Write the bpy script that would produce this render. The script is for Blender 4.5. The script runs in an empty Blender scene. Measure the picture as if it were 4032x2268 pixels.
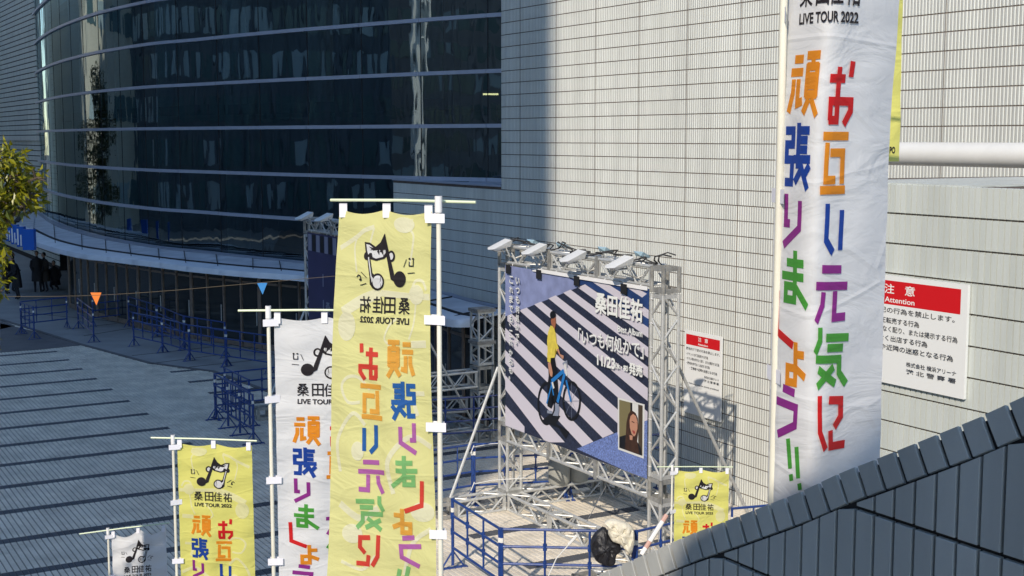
import bpy, bmesh, math, random
import numpy as np
from mathutils import Vector, Matrix
rnd = random.Random(7)
SC = bpy.context.scene
COL = SC.collection
R = math.radians
# ---------------------------------------------------------------- camera, sky, sun
F, XC, YC, YH, H = 5200.0, 2016.0, 1134.0, 545.0, 6.8
PITCH = math.atan((YC - YH) / F)
cd = bpy.data.cameras.new('camera'); cam = bpy.data.objects.new('camera', cd); COL.objects.link(cam)
cam.location = (0, 0, H); cam.rotation_euler = (math.pi / 2 - PITCH, 0, 0)
cd.sensor_width = 36; cd.lens = 36 * F / 4032; cd.clip_end = 600; cd.clip_start = 0.05
SC.camera = cam
SUN = Vector((1.45, 3.85, -2.66)).normalized()          # direction the light travels
elev = math.asin(-SUN.z); azim = math.atan2(-SUN.x, -SUN.y)   # azimuth from +Y towards +X
w = bpy.data.worlds.new('World'); SC.world = w; w.use_nodes = True
nt = w.node_tree; bg = nt.nodes['Background']
sky = nt.nodes.new('ShaderNodeTexSky'); sky.sky_type = 'NISHITA'; sky.sun_disc = False
sky.sun_elevation = elev; sky.sun_rotation = azim; sky.air_density = 1.0; sky.dust_density = 0.0; sky.ozone_density = 2.6
nt.links.new(sky.outputs[0], bg.inputs[0]); bg.inputs[1].default_value = 0.15
sd = bpy.data.lights.new('sun', 'SUN'); sd.energy = 3.05; sd.angle = R(0.53); sd.color = (1, 0.90, 0.77)
so = bpy.data.objects.new('sun', sd); COL.objects.link(so)
so.rotation_euler = SUN.to_track_quat('-Z', 'Y').to_euler()
SC.view_settings.view_transform = 'Standard'; SC.view_settings.look = 'None'
SC.view_settings.exposure = 0.42; SC.view_settings.gamma = 1
try: SC.view_settings.use_curve_mapping = False
except Exception: pass
SC.cycles.max_bounces = 6; SC.cycles.transparent_max_bounces = 12

# ---------------------------------------------------------------- measuring: a direction seen from the camera to a point of the place
cp, sp = math.cos(PITCH), math.sin(PITCH)
def ray(x, y):
    xc, yc = (x - XC) / F, (YC - y) / F
    return Vector((xc, cp + yc * sp, -sp + yc * cp))
O = Vector((0, 0, H))
def atY(x, y, Y): d = ray(x, y); return O + d * (Y / d.y)
def atZ(x, y, z): d = ray(x, y); return O + d * ((z - H) / d.z)
U = Vector((0.5, -0.8660254, 0)); N = Vector((0.8660254, 0.5, 0))   # along the hall wall / into it
def atT(x, y, t): d = ray(x, y); return O + d * (t / d.dot(N))
def ST(s, t, z=0.0): return U * s + N * t + Vector((0, 0, z))

# ---------------------------------------------------------------- materials
MATS = {}
def mat(name, col, rough=0.7, metal=0.0, var=0.0, scale=8.0, bump=0.0, bscale=60.0, spec=0.5, obj_var=0.0, coat=0.0, stretch=None):
    if name in MATS: return MATS[name]
    m = bpy.data.materials.new(name); m.use_nodes = True; n = m.node_tree; b = n.nodes['Principled BSDF']; L = n.links
    b.inputs['Roughness'].default_value = rough; b.inputs['Metallic'].default_value = metal
    b.inputs['Specular IOR Level'].default_value = spec; b.inputs['Coat Weight'].default_value = coat
    c4 = (*col, 1); b.inputs['Base Color'].default_value = c4
    tc = n.nodes.new('ShaderNodeTexCoord'); src = tc.outputs['Object']
    if stretch:
        mp = n.nodes.new('ShaderNodeMapping'); mp.inputs['Scale'].default_value = stretch; L.new(src, mp.inputs[0]); src = mp.outputs[0]
    if var or obj_var:
        nz = n.nodes.new('ShaderNodeTexNoise'); nz.inputs['Scale'].default_value = scale; nz.inputs['Detail'].default_value = 6
        L.new(src, nz.inputs['Vector'])
        mr = n.nodes.new('ShaderNodeMapRange'); mr.inputs[1].default_value = 0.3; mr.inputs[2].default_value = 0.7
        mr.inputs[3].default_value = 1 - var; mr.inputs[4].default_value = 1 + var; L.new(nz.outputs[0], mr.inputs[0])
        val = mr.outputs[0]
        if obj_var:
            oi = n.nodes.new('ShaderNodeObjectInfo'); m2 = n.nodes.new('ShaderNodeMapRange')
            m2.inputs[3].default_value = 1 - obj_var; m2.inputs[4].default_value = 1 + obj_var
            L.new(oi.outputs['Random'], m2.inputs[0])
            mm = n.nodes.new('ShaderNodeMath'); mm.operation = 'MULTIPLY'; L.new(val, mm.inputs[0]); L.new(m2.outputs[0], mm.inputs[1]); val = mm.outputs[0]
        hs = n.nodes.new('ShaderNodeHueSaturation'); hs.inputs['Color'].default_value = c4
        L.new(val, hs.inputs['Value']); L.new(hs.outputs[0], b.inputs['Base Color'])
    if bump:
        nb = n.nodes.new('ShaderNodeTexNoise'); nb.inputs['Scale'].default_value = bscale; nb.inputs['Detail'].default_value = 5
        L.new(src, nb.inputs['Vector'])
        bp = n.nodes.new('ShaderNodeBump'); bp.inputs['Strength'].default_value = bump; bp.inputs['Distance'].default_value = 0.02
        L.new(nb.outputs[0], bp.inputs['Height']); L.new(bp.outputs[0], b.inputs['Normal'])
    MATS[name] = m; return m

def attr_mat(name, cols, rough, bump=0.1, bscale=30, var=0.06, spec=0.4, scale=1.5, zs=(1, 1, 1)):
    """tiles: each face carries a random value 'tone' that picks a shade between two colours"""
    m = bpy.data.materials.new(name); m.use_nodes = True; n = m.node_tree; b = n.nodes['Principled BSDF']; L = n.links
    b.inputs['Roughness'].default_value = rough; b.inputs['Specular IOR Level'].default_value = spec
    at = n.nodes.new('ShaderNodeAttribute'); at.attribute_name = 'tone'
    oi = n.nodes.new('ShaderNodeObjectInfo')
    ad = n.nodes.new('ShaderNodeMath'); ad.operation = 'ADD'; L.new(at.outputs['Fac'], ad.inputs[0]); L.new(oi.outputs['Random'], ad.inputs[1])
    fr = n.nodes.new('ShaderNodeMath'); fr.operation = 'FRACT'; L.new(ad.outputs[0], fr.inputs[0])
    cr = n.nodes.new('ShaderNodeValToRGB'); L.new(fr.outputs[0], cr.inputs[0])
    e = cr.color_ramp.elements; e[0].color = (*cols[0], 1); e[1].color = (*cols[-1], 1)
    for i, c in enumerate(cols[1:-1]):
        q = e.new((i + 1) / (len(cols) - 1)); q.color = (*c, 1)
    tc = n.nodes.new('ShaderNodeTexCoord'); gm = n.nodes.new('ShaderNodeNewGeometry')
    nz = n.nodes.new('ShaderNodeTexNoise'); nz.inputs['Scale'].default_value = scale; nz.inputs['Detail'].default_value = 7; mpg = n.nodes.new('ShaderNodeMapping'); mpg.inputs['Scale'].default_value = zs; L.new(gm.outputs['Position'], mpg.inputs[0]); L.new(mpg.outputs[0], nz.inputs['Vector'])
    mr = n.nodes.new('ShaderNodeMapRange'); mr.inputs[1].default_value = .3; mr.inputs[2].default_value = .7; mr.inputs[3].default_value = 1 - var; mr.inputs[4].default_value = 1 + var
    L.new(nz.outputs[0], mr.inputs[0])
    hs = n.nodes.new('ShaderNodeHueSaturation'); L.new(cr.outputs[0], hs.inputs['Color']); L.new(mr.outputs[0], hs.inputs['Value']); L.new(hs.outputs[0], b.inputs['Base Color'])
    nb = n.nodes.new('ShaderNodeTexNoise'); nb.inputs['Scale'].default_value = bscale; nb.inputs['Detail'].default_value = 4; L.new(gm.outputs['Position'], nb.inputs['Vector'])
    bp = n.nodes.new('ShaderNodeBump'); bp.inputs['Strength'].default_value = bump; bp.inputs['Distance'].default_value = .01
    L.new(nb.outputs[0], bp.inputs['Height']); L.new(bp.outputs[0], b.inputs['Normal'])
    MATS[name] = m; return m

M_TILE = attr_mat('glazed_wall_tile', [(.59, .60, .56), (.62, .63, .585), (.645, .655, .61)], 0.35, 0.08, 40, .09, zs=(1.2, 1.2, .12))
M_TILE2 = attr_mat('flat_wall_tile', [(.54, .57, .53), (.57, .60, .56), (.59, .62, .58)], 0.42, 0.12, 40, .09, zs=(2, 2, .3))
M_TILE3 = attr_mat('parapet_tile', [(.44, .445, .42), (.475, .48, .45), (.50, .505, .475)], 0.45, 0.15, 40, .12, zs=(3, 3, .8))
M_GROUT = mat('joint_mortar', (.13, .10, .08), .9, var=.15, scale=5)
M_GROUTD = mat('dark_joint', (.035, .03, .03), .9, var=.2, scale=9)
M_PAVE = attr_mat('paver', [(.67, .60, .485), (.73, .655, .53), (.77, .695, .57), (.69, .615, .50)], .6, .15, 60, .17)
M_PAVEB = mat('paver_bed', (.20, .17, .15), .95, var=.25, scale=4)
M_STRIP = attr_mat('dark_paver', [(.07, .075, .085), (.095, .10, .11)], .7, .3, 60, .1)
M_SLAB = mat('entrance_slab', (.30, .30, .29), .75, var=.12, scale=1.2, bump=.15, bscale=50)
M_SLABD = mat('dark_slab', (.13, .125, .125), .7, var=.15, scale=2, bump=.1)
M_ALU = mat('truss_aluminium', (.60, .60, .575), .45, .45, var=.12, scale=14, bump=.12, bscale=120)
M_ALUP = mat('truss_plate', (.42, .415, .39), .5, .55, var=.28, scale=9, bump=.2, bscale=90)
M_MULL = mat('anodised_transom', (.46, .49, .58), .4, .35, var=.05, scale=3)
M_CAN = mat('canopy_sheet', (.78, .82, .88), .38, .1, var=.10, scale=1.1, bump=.03)
M_CAN2 = mat('canopy_roof_sheet', (.54, .56, .60), .5, .05, var=.18, scale=1.4, bump=.05)
M_GAP = mat('canopy_gap', (.02, .02, .022), .9)
M_DOORF = mat('bronze_door_frame', (.30, .23, .185), .4, .3, var=.15)
M_BLUE = mat('blue_painted_steel', (.014, .05, .215), .35, var=.2, scale=10, coat=.3, bump=.08)
M_WHITE = mat('white_plastic', (.86, .85, .84), .45, var=.03)
M_POLE = mat('ivory_pole', (.82, .79, .66), .38, var=.10, scale=14, stretch=(1, 1, .2))
M_ROD = mat('pale_green_rod', (.70, .78, .52), .4, var=.06)
M_LAMP = mat('white_lamp_housing', (.85, .84, .80), .35, var=.03)
M_BLACK = mat('black_rubber', (.015, .015, .017), .6, var=.2)
M_ROPE = mat('white_rope', (.8, .78, .72), .8)
M_WIRE = mat('brown_cord', (.13, .10, .06), .7)
M_CONC = mat('grey_concrete', (.36, .35, .33), .85, var=.15, scale=2, bump=.3, bscale=30)
M_DRUM = mat('grey_plastic_drum', (.34, .34, .31), .5, var=.1, scale=5)

# ---------------------------------------------------------------- object helpers
def link(name, me, parent=None, m=None):
    o = bpy.data.objects.new(name, me); COL.objects.link(o)
    if parent: o.parent = parent
    if m and me and not me.materials: me.materials.append(m)
    return o
def tag(o, label=None, cat=None, group=None, kind=None):
    if label: o['label'] = label
    if cat: o['category'] = cat
    if group: o['group'] = group
    if kind: o['kind'] = kind
    return o
def empty(name, loc=(0, 0, 0), rz=0.0, label=None, cat=None, group=None):
    o = bpy.data.objects.new(name, None); COL.objects.link(o); o.location = loc; o.rotation_euler = (0, 0, rz)
    o.empty_display_size = .1
    return tag(o, label, cat, group)
class MB:
    def __init__(s): s.v = []; s.f = []
    def add(s, vs, fs):
        b = len(s.v); s.v += [tuple(v) for v in vs]; s.f += [tuple(i + b for i in f) for f in fs]; return s
    def obox(s, c, ax, ay, az):
        """box from a centre and three half axes"""
        c, ax, ay, az = Vector(c), Vector(ax), Vector(ay), Vector(az)
        vs = [c + ax * i + ay * j + az * k for k in (-1, 1) for j in (-1, 1) for i in (-1, 1)]
        fl = ax.cross(ay).dot(az) < 0
        fs = [(0, 2, 3, 1), (4, 5, 7, 6), (0, 1, 5, 4), (2, 6, 7, 3), (0, 4, 6, 2), (1, 3, 7, 5)]
        if fl: fs = [f[::-1] for f in fs]
        return s.add(vs, fs)
    def box(s, x0, x1, y0, y1, z0, z1):
        return s.obox(((x0 + x1) / 2, (y0 + y1) / 2, (z0 + z1) / 2), ((x1 - x0) / 2, 0, 0), (0, (y1 - y0) / 2, 0), (0, 0, (z1 - z0) / 2))
    def stbox(s, s0, s1, t0, t1, z0, z1):
        c = ST((s0 + s1) / 2, (t0 + t1) / 2, (z0 + z1) / 2)
        return s.obox(c, U * ((s1 - s0) / 2), N * ((t1 - t0) / 2), Vector((0, 0, (z1 - z0) / 2)))
    def tube(s, pts, r, n=8, caps=True, radii=None):
        pts = [Vector(p) for p in pts]; rings = []
        for i, p in enumerate(pts):
            d = (pts[min(i + 1, len(pts) - 1)] - pts[max(i - 1, 0)]).normalized()
            a = d.cross(Vector((0, 0, 1)))
            if a.length < .05: a = d.cross(Vector((1, 0, 0)))
            a.normalize(); b = d.cross(a); rr = radii[i] if radii else r
            rings.append([p + (a * math.cos(2 * math.pi * k / n) + b * math.sin(2 * math.pi * k / n)) * rr for k in range(n)])
        vs = [v for g in rings for v in g]; fs = []
        for i in range(len(pts) - 1):
            for k in range(n):
                k2 = (k + 1) % n; fs.append((i * n + k, i * n + k2, (i + 1) * n + k2, (i + 1) * n + k))
        if caps: fs.append(tuple(range(n))[::-1]); fs.append(tuple((len(pts) - 1) * n + k for k in range(n)))
        return s.add(vs, fs)
    def prism(s, poly, z0, z1):
        n = len(poly); vs = [(p[0], p[1], z0) for p in poly] + [(p[0], p[1], z1) for p in poly]
        fs = [tuple(range(n))[::-1], tuple(range(n, 2 * n))] + [(i, (i + 1) % n, n + (i + 1) % n, n + i) for i in range(n)]
        return s.add(vs, fs)
    def mesh(s, name, m=None, smooth=False):
        me = bpy.data.meshes.new(name); me.from_pydata([tuple(v) for v in s.v], [], s.f)
        if m: me.materials.append(m)
        if smooth:
            me.polygons.foreach_set('use_smooth', [True] * len(me.polygons))
            try: me.set_sharp_from_angle(angle=R(40))
            except Exception: pass
        me.update(); return me
    def build(s, name, m=None, parent=None, smooth=False):
        return link(name, s.mesh(name, m, smooth), parent)
def single(name, mb, m, label, cat, group=None, smooth=False):
    return tag(mb.build(name, m, None, smooth), label, cat, group)
def copy_tree(o, parent=None):
    c = o.copy(); COL.objects.link(c)
    if parent: c.parent = parent
    for ch in list(o.children): copy_tree(ch, c)
    return c

# unit tube along +Z shared by every bar
_t = MB().tube([(0, 0, 0), (0, 0, 1)], 1.0, 8); UNIT = {}
def bar(name, a, b, r, m, parent=None):
    k = m.name
    if k not in UNIT: UNIT[k] = _t.mesh('bar_' + k, m, True)
    a, b = Vector(a), Vector(b); d = b - a
    o = link(name, UNIT[k], parent)
    q = d.to_track_quat('Z', 'Y')
    o.matrix_local = Matrix.Translation(a) @ q.to_matrix().to_4x4() @ Matrix.Diagonal((r, r, d.length, 1))
    return o

def field(name, cells, prof, m, parent=None, tone=True, kind=None, seed=1):
    """many small pieces at once. cells: array of (origin, ax, ay, an) rows; prof: unit piece vertices in (a,b,n) and faces"""
    pv, pf = prof; pv = np.array(pv, float); nv = len(pv); k = len(cells)
    cells = np.array(cells, float).reshape(k, 4, 3)
    V = cells[:, 0][:, None, :] + pv[None, :, 0:1] * cells[:, 1][:, None, :] + pv[None, :, 1:2] * cells[:, 2][:, None, :] + pv[None, :, 2:3] * cells[:, 3][:, None, :]
    V = V.reshape(-1, 3)
    nf = len(pf); F_ = (np.array(pf)[None] + (np.arange(k) * nv)[:, None, None]).reshape(-1, 4)
    me = bpy.data.meshes.new(name); me.vertices.add(len(V)); me.vertices.foreach_set('co', V.ravel())
    me.loops.add(F_.size); me.loops.foreach_set('vertex_index', F_.ravel())
    me.polygons.add(len(F_)); me.polygons.foreach_set('loop_start', np.arange(0, F_.size, 4))
    if tone:
        a = me.attributes.new('tone', 'FLOAT', 'FACE'); rs = np.random.RandomState(seed)
        a.data.foreach_set('value', np.repeat(rs.rand(k), nf))
    me.materials.append(m); me.polygons.foreach_set('use_smooth', [False] * len(F_)); me.update(calc_edges=True)
    o = link(name, me, parent)
    if kind: o['kind'] = kind
    return o
# unit pieces: a along width, b along height, n outwards
FLAT = ([(0, 0, 0), (1, 0, 0), (1, 1, 0), (0, 1, 0), (.05, .02, 1), (.95, .02, 1), (.95, .98, 1), (.05, .98, 1)],
        [(4, 5, 6, 7), (0, 1, 5, 4), (1, 2, 6, 5), (2, 3, 7, 6), (3, 0, 4, 7)])
FLUTE = ([(0, 0, 0), (1, 0, 0), (1, 1, 0), (0, 1, 0), (.72, .015, 1), (.77, .015, 1), (.77, .985, 1), (.72, .985, 1)],
         [(4, 5, 6, 7), (0, 1, 5, 4), (1, 2, 6, 5), (2, 3, 7, 6), (3, 0, 4, 7)])
def piece_mesh(name, prof, ax, ay, an, m):
    pv, pf = prof
    me = bpy.data.meshes.new(name)
    me.from_pydata([tuple(Vector(ax) * p[0] + Vector(ay) * p[1] + Vector(an) * p[2]) for p in pv], [], pf)
    me.materials.append(m); me.update(); return me

# ================================================================= SETTING
TW = 15.45                                              # the hall wall plane
# calibrate the wall plane so that its left corner sits 31.7 m away
TW = atY(1974, 545, 31.72).dot(N)
Z0 = 6.983; CH, CWD = 0.28, 0.0655
def s_at(x, t): return atT(x, 545, t).dot(U)
sA = s_at(1547, TW); sB = s_at(1974, TW); sC = 0.0       # block left end, corner, past the frame's right edge
# ---- ground
g = MB().add([(-400, -300, 0), (400, -300, 0), (400, 500, 0), (-400, 500, 0)], [(0, 1, 2, 3)])
tag(g.build('ground', M_PAVEB), 'brown mortar bed under the plaza pavers', None, None, 'structure')
plaza = tag(empty('plaza_paving'), 'beige block paving of the plaza with dark cross strips', None, None, 'structure')
# pavers 0.2 along U, 0.1 along N; dark strips along N every 1.85 m
def in_view(p, m=1.06):
    d = p - O; dz = d.y * cp - d.z * sp
    if dz < 1: return False
    x = d.x / dz * F / 2016; y = (-(d.y * sp + d.z * cp)) / dz * F / 1134
    return abs(x) < m and abs(y) < m + .05
strip_s = [-41.7 + 1.855 * k for k in range(-1, 16)]
def strip_at(s, t):
    if 8.25 < t < 10.3 or t > 14.2: return False
    return any(abs(s - q) < .11 for q in strip_s)
_entry = [(0, 1259), (317, 1358), (590, 1432), (840, 1465), (1100, 1560), (1400, 1640), (1700, 1700)]
entry_pts = [atZ(x, y, 0) for x, y in _entry]
def beyond_entry(p):
    # past the curved edge line of the entrance slab
    for a, b in zip(entry_pts[:-1], entry_pts[1:]):
        if a.x <= p.x <= b.x:
            return p.y > a.y + (b.y - a.y) * (p.x - a.x) / (b.x - a.x)
    return p.x < entry_pts[0].x and p.y > entry_pts[0].y
cl, cdk = [], []
for kq in range(-8, 16):
    q0 = -41.7 + 1.855 * kq - .135
    rows = [(q0, .27, True)] + [(q0 + .27 + r_ * .198125, .198125, False) for r_ in range(8)]
    for s, ln_, isst in rows:
        if s > -14: continue
        dark_row = isst and kq >= -1
        t = -6.0
        while t < TW - .1:
            p = ST(s + .1, t + .05)
            if in_view(p) and not beyond_entry(p):
                jc = .010 if t > 10.3 else .003
                c = (ST(s + jc / 2, t + .007, .001), U * (ln_ - jc), N * .086, Vector((0, 0, .010 + rnd.uniform(0, .003))))
                (cdk if dark_row and not (8.25 < t < 10.3 or t > 14.2) else cl).append((p.y, c))
            t += .1
cl.sort(key=lambda q: q[0])
near = cl[:300]; rest = cl[300:]
PAV = ([(0, 0, 0), (1, 0, 0), (1, 1, 0), (0, 1, 0), (.03, .06, 1), (.97, .06, 1), (.97, .94, 1), (.03, .94, 1)], FLAT[1])
field('paver_blocks', [[tuple(v) for v in c] for _, c in rest], PAV, M_PAVE, plaza, kind='stuff')
field('dark_paver_strips', [[tuple(v) for v in c] for _, c in cdk], PAV, M_STRIP, plaza, kind='stuff')
pm = piece_mesh('paver', PAV, U * .192, N * .088, (0, 0, .018), M_PAVE)
for _, c in near:
    o = link('paver', pm, plaza); o.location = c[0]; o.scale = (1, 1, 1)
# entrance slab beyond the curve
poly = [(p.x, p.y) for p in entry_pts] + [(ST(-27, TW)).to_2d()[:], (5, 120), (-70, 120), (-70, entry_pts[0].y)]
sl = MB().prism(poly, .001, .03)
tag(sl.build('entrance_pavement', M_SLAB), 'smooth grey pavement in front of the hall doors', None, None, 'structure')
ed = MB()
for a, b in zip(entry_pts[:-1], entry_pts[1:]):
    d = (b - a).normalized(); q = Vector((-d.y, d.x, 0)) * .07
    ed.obox((a + b) / 2 + Vector((0, 0, .022)), (b - a) / 2, q, (0, 0, .014))
tag(ed.build('drain_channel', M_SLABD), 'dark curved drain channel along the entrance pavement', None, None, 'structure')
jn = MB()
for x0, y0, x1, y1 in [(330, 1322, 640, 1272), (520, 1400, 980, 1350), (590, 1432, 900, 1392), (700, 1450, 1060, 1412), (80, 1230, 420, 1262), (420, 1262, 800, 1330), (260, 1296, 560, 1262), (800, 1330, 1100, 1400)]:
    a, b = atZ(x0, y0, .034), atZ(x1, y1, .034); d = (b - a).normalized(); q = Vector((-d.y, d.x, 0)) * .02
    jn.obox((a + b) / 2, (b - a) / 2, q, (0, 0, .002))
tag(jn.build('pavement_joints', M_GAP), 'thin dark joints in the entrance pavement', None, None, 'structure')
dk = MB()
for pts in [[(0, 1275), (150, 1310), (315, 1362), (160, 1378), (0, 1390)], [(0, 1262), (60, 1285), (0, 1300)]]:
    P = [atZ(x, y, 0) for x, y in pts]; dk.prism([(p.x, p.y) for p in P], .002, .024)
tag(dk.build('dark_paving_band', M_SLABD), 'dark brown paving band at the left of the plaza', None, None, 'structure')

# ---- hall wall with fluted tiles
hall = tag(empty('hall_tiled_wall', ST(sB, TW), 0, 'long cream wall of narrow fluted tiles beside the glass front', 'wall'))
inv = hall.matrix_world.inverted()
def under(o, root): o.parent = root; o.location = -Vector(root.location); return o
wb = MB().stbox(sA, sB, TW, TW + .35, 0, H - 1.16).stbox(sB, sC, TW, TW + .35, 0, 15.0)
under(wb.build('wall_core', M_GROUT), hall)
cells = []
nrow = int((15 - Z0) / CH) + 1
for k in range(-25, nrow):
    z = Z0 + k * CH
    if z < -.2: continue
    s_start = sA if z + CH <= H - 1.15 else sB
    ss = s_start + .002; j = 0
    while ss < sC:
        p = ST(ss, TW, z)
        if in_view(p, 1.25):
            cells.append((tuple(ST(ss + .002, TW - .001, z + .006)), tuple(U * (CWD - .006)), (0, 0, CH - .016), tuple(-N * .0125)))
        ss += CWD
print('wall tiles', len(cells))
cells.sort(key=lambda c: c[0][0] ** 2 + c[0][1] ** 2)
vis = [c for c in cells if abs((c[0][0]) / c[0][1]) < .385 and c[0][2] > 6.6][:300]
vs_ = set(c[0] for c in vis)
rest = [c for c in cells if c[0] not in vs_]
under(field('fluted_tiles', rest, FLUTE, M_TILE, hall, kind='stuff'), hall)
fm = piece_mesh('tile', FLUTE, U * (CWD - .006), (0, 0, CH - .016), -N * .0125, M_TILE)
for c in vis:
    o = link('tile', fm, hall); o.location = Vector(c[0]) - Vector(hall.location)
for k in range(30):
    sj = sB + .9 + 1.572 * k
    if sj < -5: under(MB().stbox(sj, sj + .008, TW - .0140, TW - .002, 0, 15).build('movement_joint', M_GROUT), hall)
# deeper coping joint and small joints
cj = MB().stbox(sA - .03, sB, TW - .03, TW + .36, H - 1.16, H - 1.12)
under(cj.build('coping', M_MULL), hall)

# left-hand wall far behind (same tiles, seen as courses)
TL = atY(173, 545, 70).dot(N)
far = tag(empty('far_tiled_wall', ST(-75, TL), 0, 'grey tiled wall at the far left behind the tree', 'wall'))
under(MB().stbox(-100, s_at(214, TL), TL, TL + .4, 0, 16.5).build('wall_core', M_GROUTD), far)
cells = []
sr = s_at(214, TL); srec0 = s_at(163, TL)
for k in range(-25, 36):
    z = Z0 + k * CH
    if z < 0: continue
    ss = -98.0
    while ss < sr - .1:
        p = ST(ss, TL, z)
        if in_view(p, 1.1) and not (ss > srec0 and 6.8 + (-.6) < z < 15.2 and ss < sr - .25):
            cells.append((tuple(ST(ss + .004, TL - .001, z + .02)), tuple(U * (.39)), (0, 0, CH - .045), tuple(-N * .02)))
        ss += .4
under(field('wall_tiles', cells, FLAT, M_TILE2, far, kind='stuff'), far)
slot = MB().stbox(srec0 + .05, sr - .3, TL - .06, TL - .012, 6.8 - .65, 13.6)
under(slot.build('window_slot', mat('dark_slot', (.03, .045, .09), .35)), far)
under(MB().stbox(srec0 - .05, sr - .2, TL - .09, TL - .03, 6.8 - .95, 6.8 - .66).build('sill', M_MULL), far)
under(MB().stbox(-100, srec0, TL - .12, TL - .02, 6.8 - .12, 6.8 + .12).build('ledge', M_TILE), far)

# ---- curved glass front
GX = [150, 160, 197, 260, 367, 480, 629, 780, 939, 1140, 1350, 1547, 1760, 1974, 2080, 2200]
GY = [77., 72.5, 66.5, 61., 55.7, 52.3, 49.2, 47.5, 45.6, 43.6, 41.9, 40.4, 39.0, 37.8, 37.2, 36.5]
GP = [Vector(((x - XC) / F * y * 1.0, y)) for x, y in zip(GX, GY)]
# horizontally (x-XC)/F scales with depth along the axis; close enough for slender heights
def catmull(P, n):
    out = []
    for i in range(len(P) - 1):
        p0, p1, p2, p3 = P[max(i - 1, 0)], P[i], P[i + 1], P[min(i + 2, len(P) - 1)]
        for k in range(n):
            t = k / n
            out.append(.5 * ((2 * p1) + (p2 - p0) * t + (2 * p0 - 5 * p1 + 4 * p2 - p3) * t * t + (3 * p1 - p0 - 3 * p2 + p3) * t ** 3))
    out.append(P[-1]); return out
GC = catmull(GP, 12)
acc = [0.0]
for a, b in zip(GC[:-1], GC[1:]): acc.append(acc[-1] + (b - a).length)
def gpt(l):
    l = max(0, min(acc[-1] - 1e-6, l))
    import bisect
    i = bisect.bisect_right(acc, l) - 1; i = min(i, len(GC) - 2)
    t = (l - acc[i]) / (acc[i + 1] - acc[i]); return GC[i].lerp(GC[i + 1], t)
def gnorm(l):
    d = (gpt(l + .1) - gpt(l - .1)).normalized(); return Vector((d.y, -d.x))   # towards the plaza
def glass_mat():
    m = bpy.data.materials.new('tinted_facade_glass'); m.use_nodes = True; n = m.node_tree; L = n.links
    n.nodes.remove(n.nodes['Principled BSDF']); out = n.nodes['Material Output']
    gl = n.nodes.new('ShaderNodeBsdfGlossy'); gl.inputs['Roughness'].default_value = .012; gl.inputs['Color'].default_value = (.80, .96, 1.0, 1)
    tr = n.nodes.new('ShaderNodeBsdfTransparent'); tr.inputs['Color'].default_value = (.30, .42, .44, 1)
    lw = n.nodes.new('ShaderNodeFresnel'); lw.inputs['IOR'].default_value = 3.0
    mx = n.nodes.new('ShaderNodeMixShader'); L.new(lw.outputs[0], mx.inputs[0]); L.new(tr.outputs[0], mx.inputs[1]); L.new(gl.outputs[0], mx.inputs[2])
    tc = n.nodes.new('ShaderNodeTexCoord'); oi = n.nodes.new('ShaderNodeObjectInfo')
    ad = n.nodes.new('ShaderNodeVectorMath'); ad.operation = 'ADD'; L.new(tc.outputs['Object'], ad.inputs[0]); L.new(oi.outputs['Random'], ad.inputs[1])
    mp = n.nodes.new('ShaderNodeMapping'); mp.inputs['Scale'].default_value = (1, 1, .35); L.new(ad.outputs[0], mp.inputs[0])
    nz = n.nodes.new('ShaderNodeTexNoise'); nz.inputs['Scale'].default_value = 1.3; nz.inputs['Detail'].default_value = 1.5; L.new(mp.outputs[0], nz.inputs['Vector'])
    bp = n.nodes.new('ShaderNodeBump'); bp.inputs['Strength'].default_value = .5; bp.inputs['Distance'].default_value = .022; L.new(nz.outputs[0], bp.inputs['Height'])
    L.new(bp.outputs[0], gl.inputs['Normal']); L.new(mx.outputs[0], out.inputs[0]); return m
M_GLASS = glass_mat()
front = tag(empty('glass_hall_front', (GP[7].x, GP[7].y, 0), 0, 'curved dark glass front of the hall with pale horizontal bands', 'building'))
ZL = [H + 9.6, H + 8.1, H + 6.55, H + 5.0, H + 3.46, H + 1.90, H + .36, H - 1.18, H - 2.62, H - 4.05]
npan = round(acc[-1] / 2.55); PW = acc[-1] / npan
for r in range(len(ZL) - 1):
    zt, zb = ZL[r] - .05, ZL[r + 1] + .05
    for c in range(npan):
        m_ = MB(); vs = []; fs = []; q = 5; l0, l1 = c * PW + .012, (c + 1) * PW - .012
        for k in range(q + 1):
            l = l0 + (l1 - l0) * k / q; p = gpt(l); n2 = gnorm(l)
            vs += [(p.x, p.y, zb), (p.x, p.y, zt)]
        for k in range(q): fs.append((2 * k, 2 * k + 2, 2 * k + 3, 2 * k + 1))
        m_.add(vs, fs); o = m_.build('pane', M_GLASS, None, True); under(o, front)
        o.data.polygons.foreach_set('use_smooth', [True] * len(o.data.polygons))
for r, z in enumerate(ZL):
    for c in range(npan):
        m_ = MB(); q = 4; l0, l1 = c * PW + .01, (c + 1) * PW - .01; vs = []; fs = []
        for k in range(q + 1):
            l = l0 + (l1 - l0) * k / q; p = gpt(l); n2 = gnorm(l); a = p + n2 * .09; b = p - n2 * .04
            vs += [(b.x, b.y, z - .055), (a.x, a.y, z - .055), (a.x, a.y, z + .055), (b.x, b.y, z + .055)]
        for k in range(q):
            for e in range(4): fs.append((4 * k + e, 4 * k + (e + 1) % 4, 4 * k + 4 + (e + 1) % 4, 4 * k + 4 + e))
        fs += [(0, 3, 2, 1), (4 * q, 4 * q + 1, 4 * q + 2, 4 * q + 3)]
        m_.add(vs, fs); under(m_.build('transom', M_MULL), front)
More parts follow.
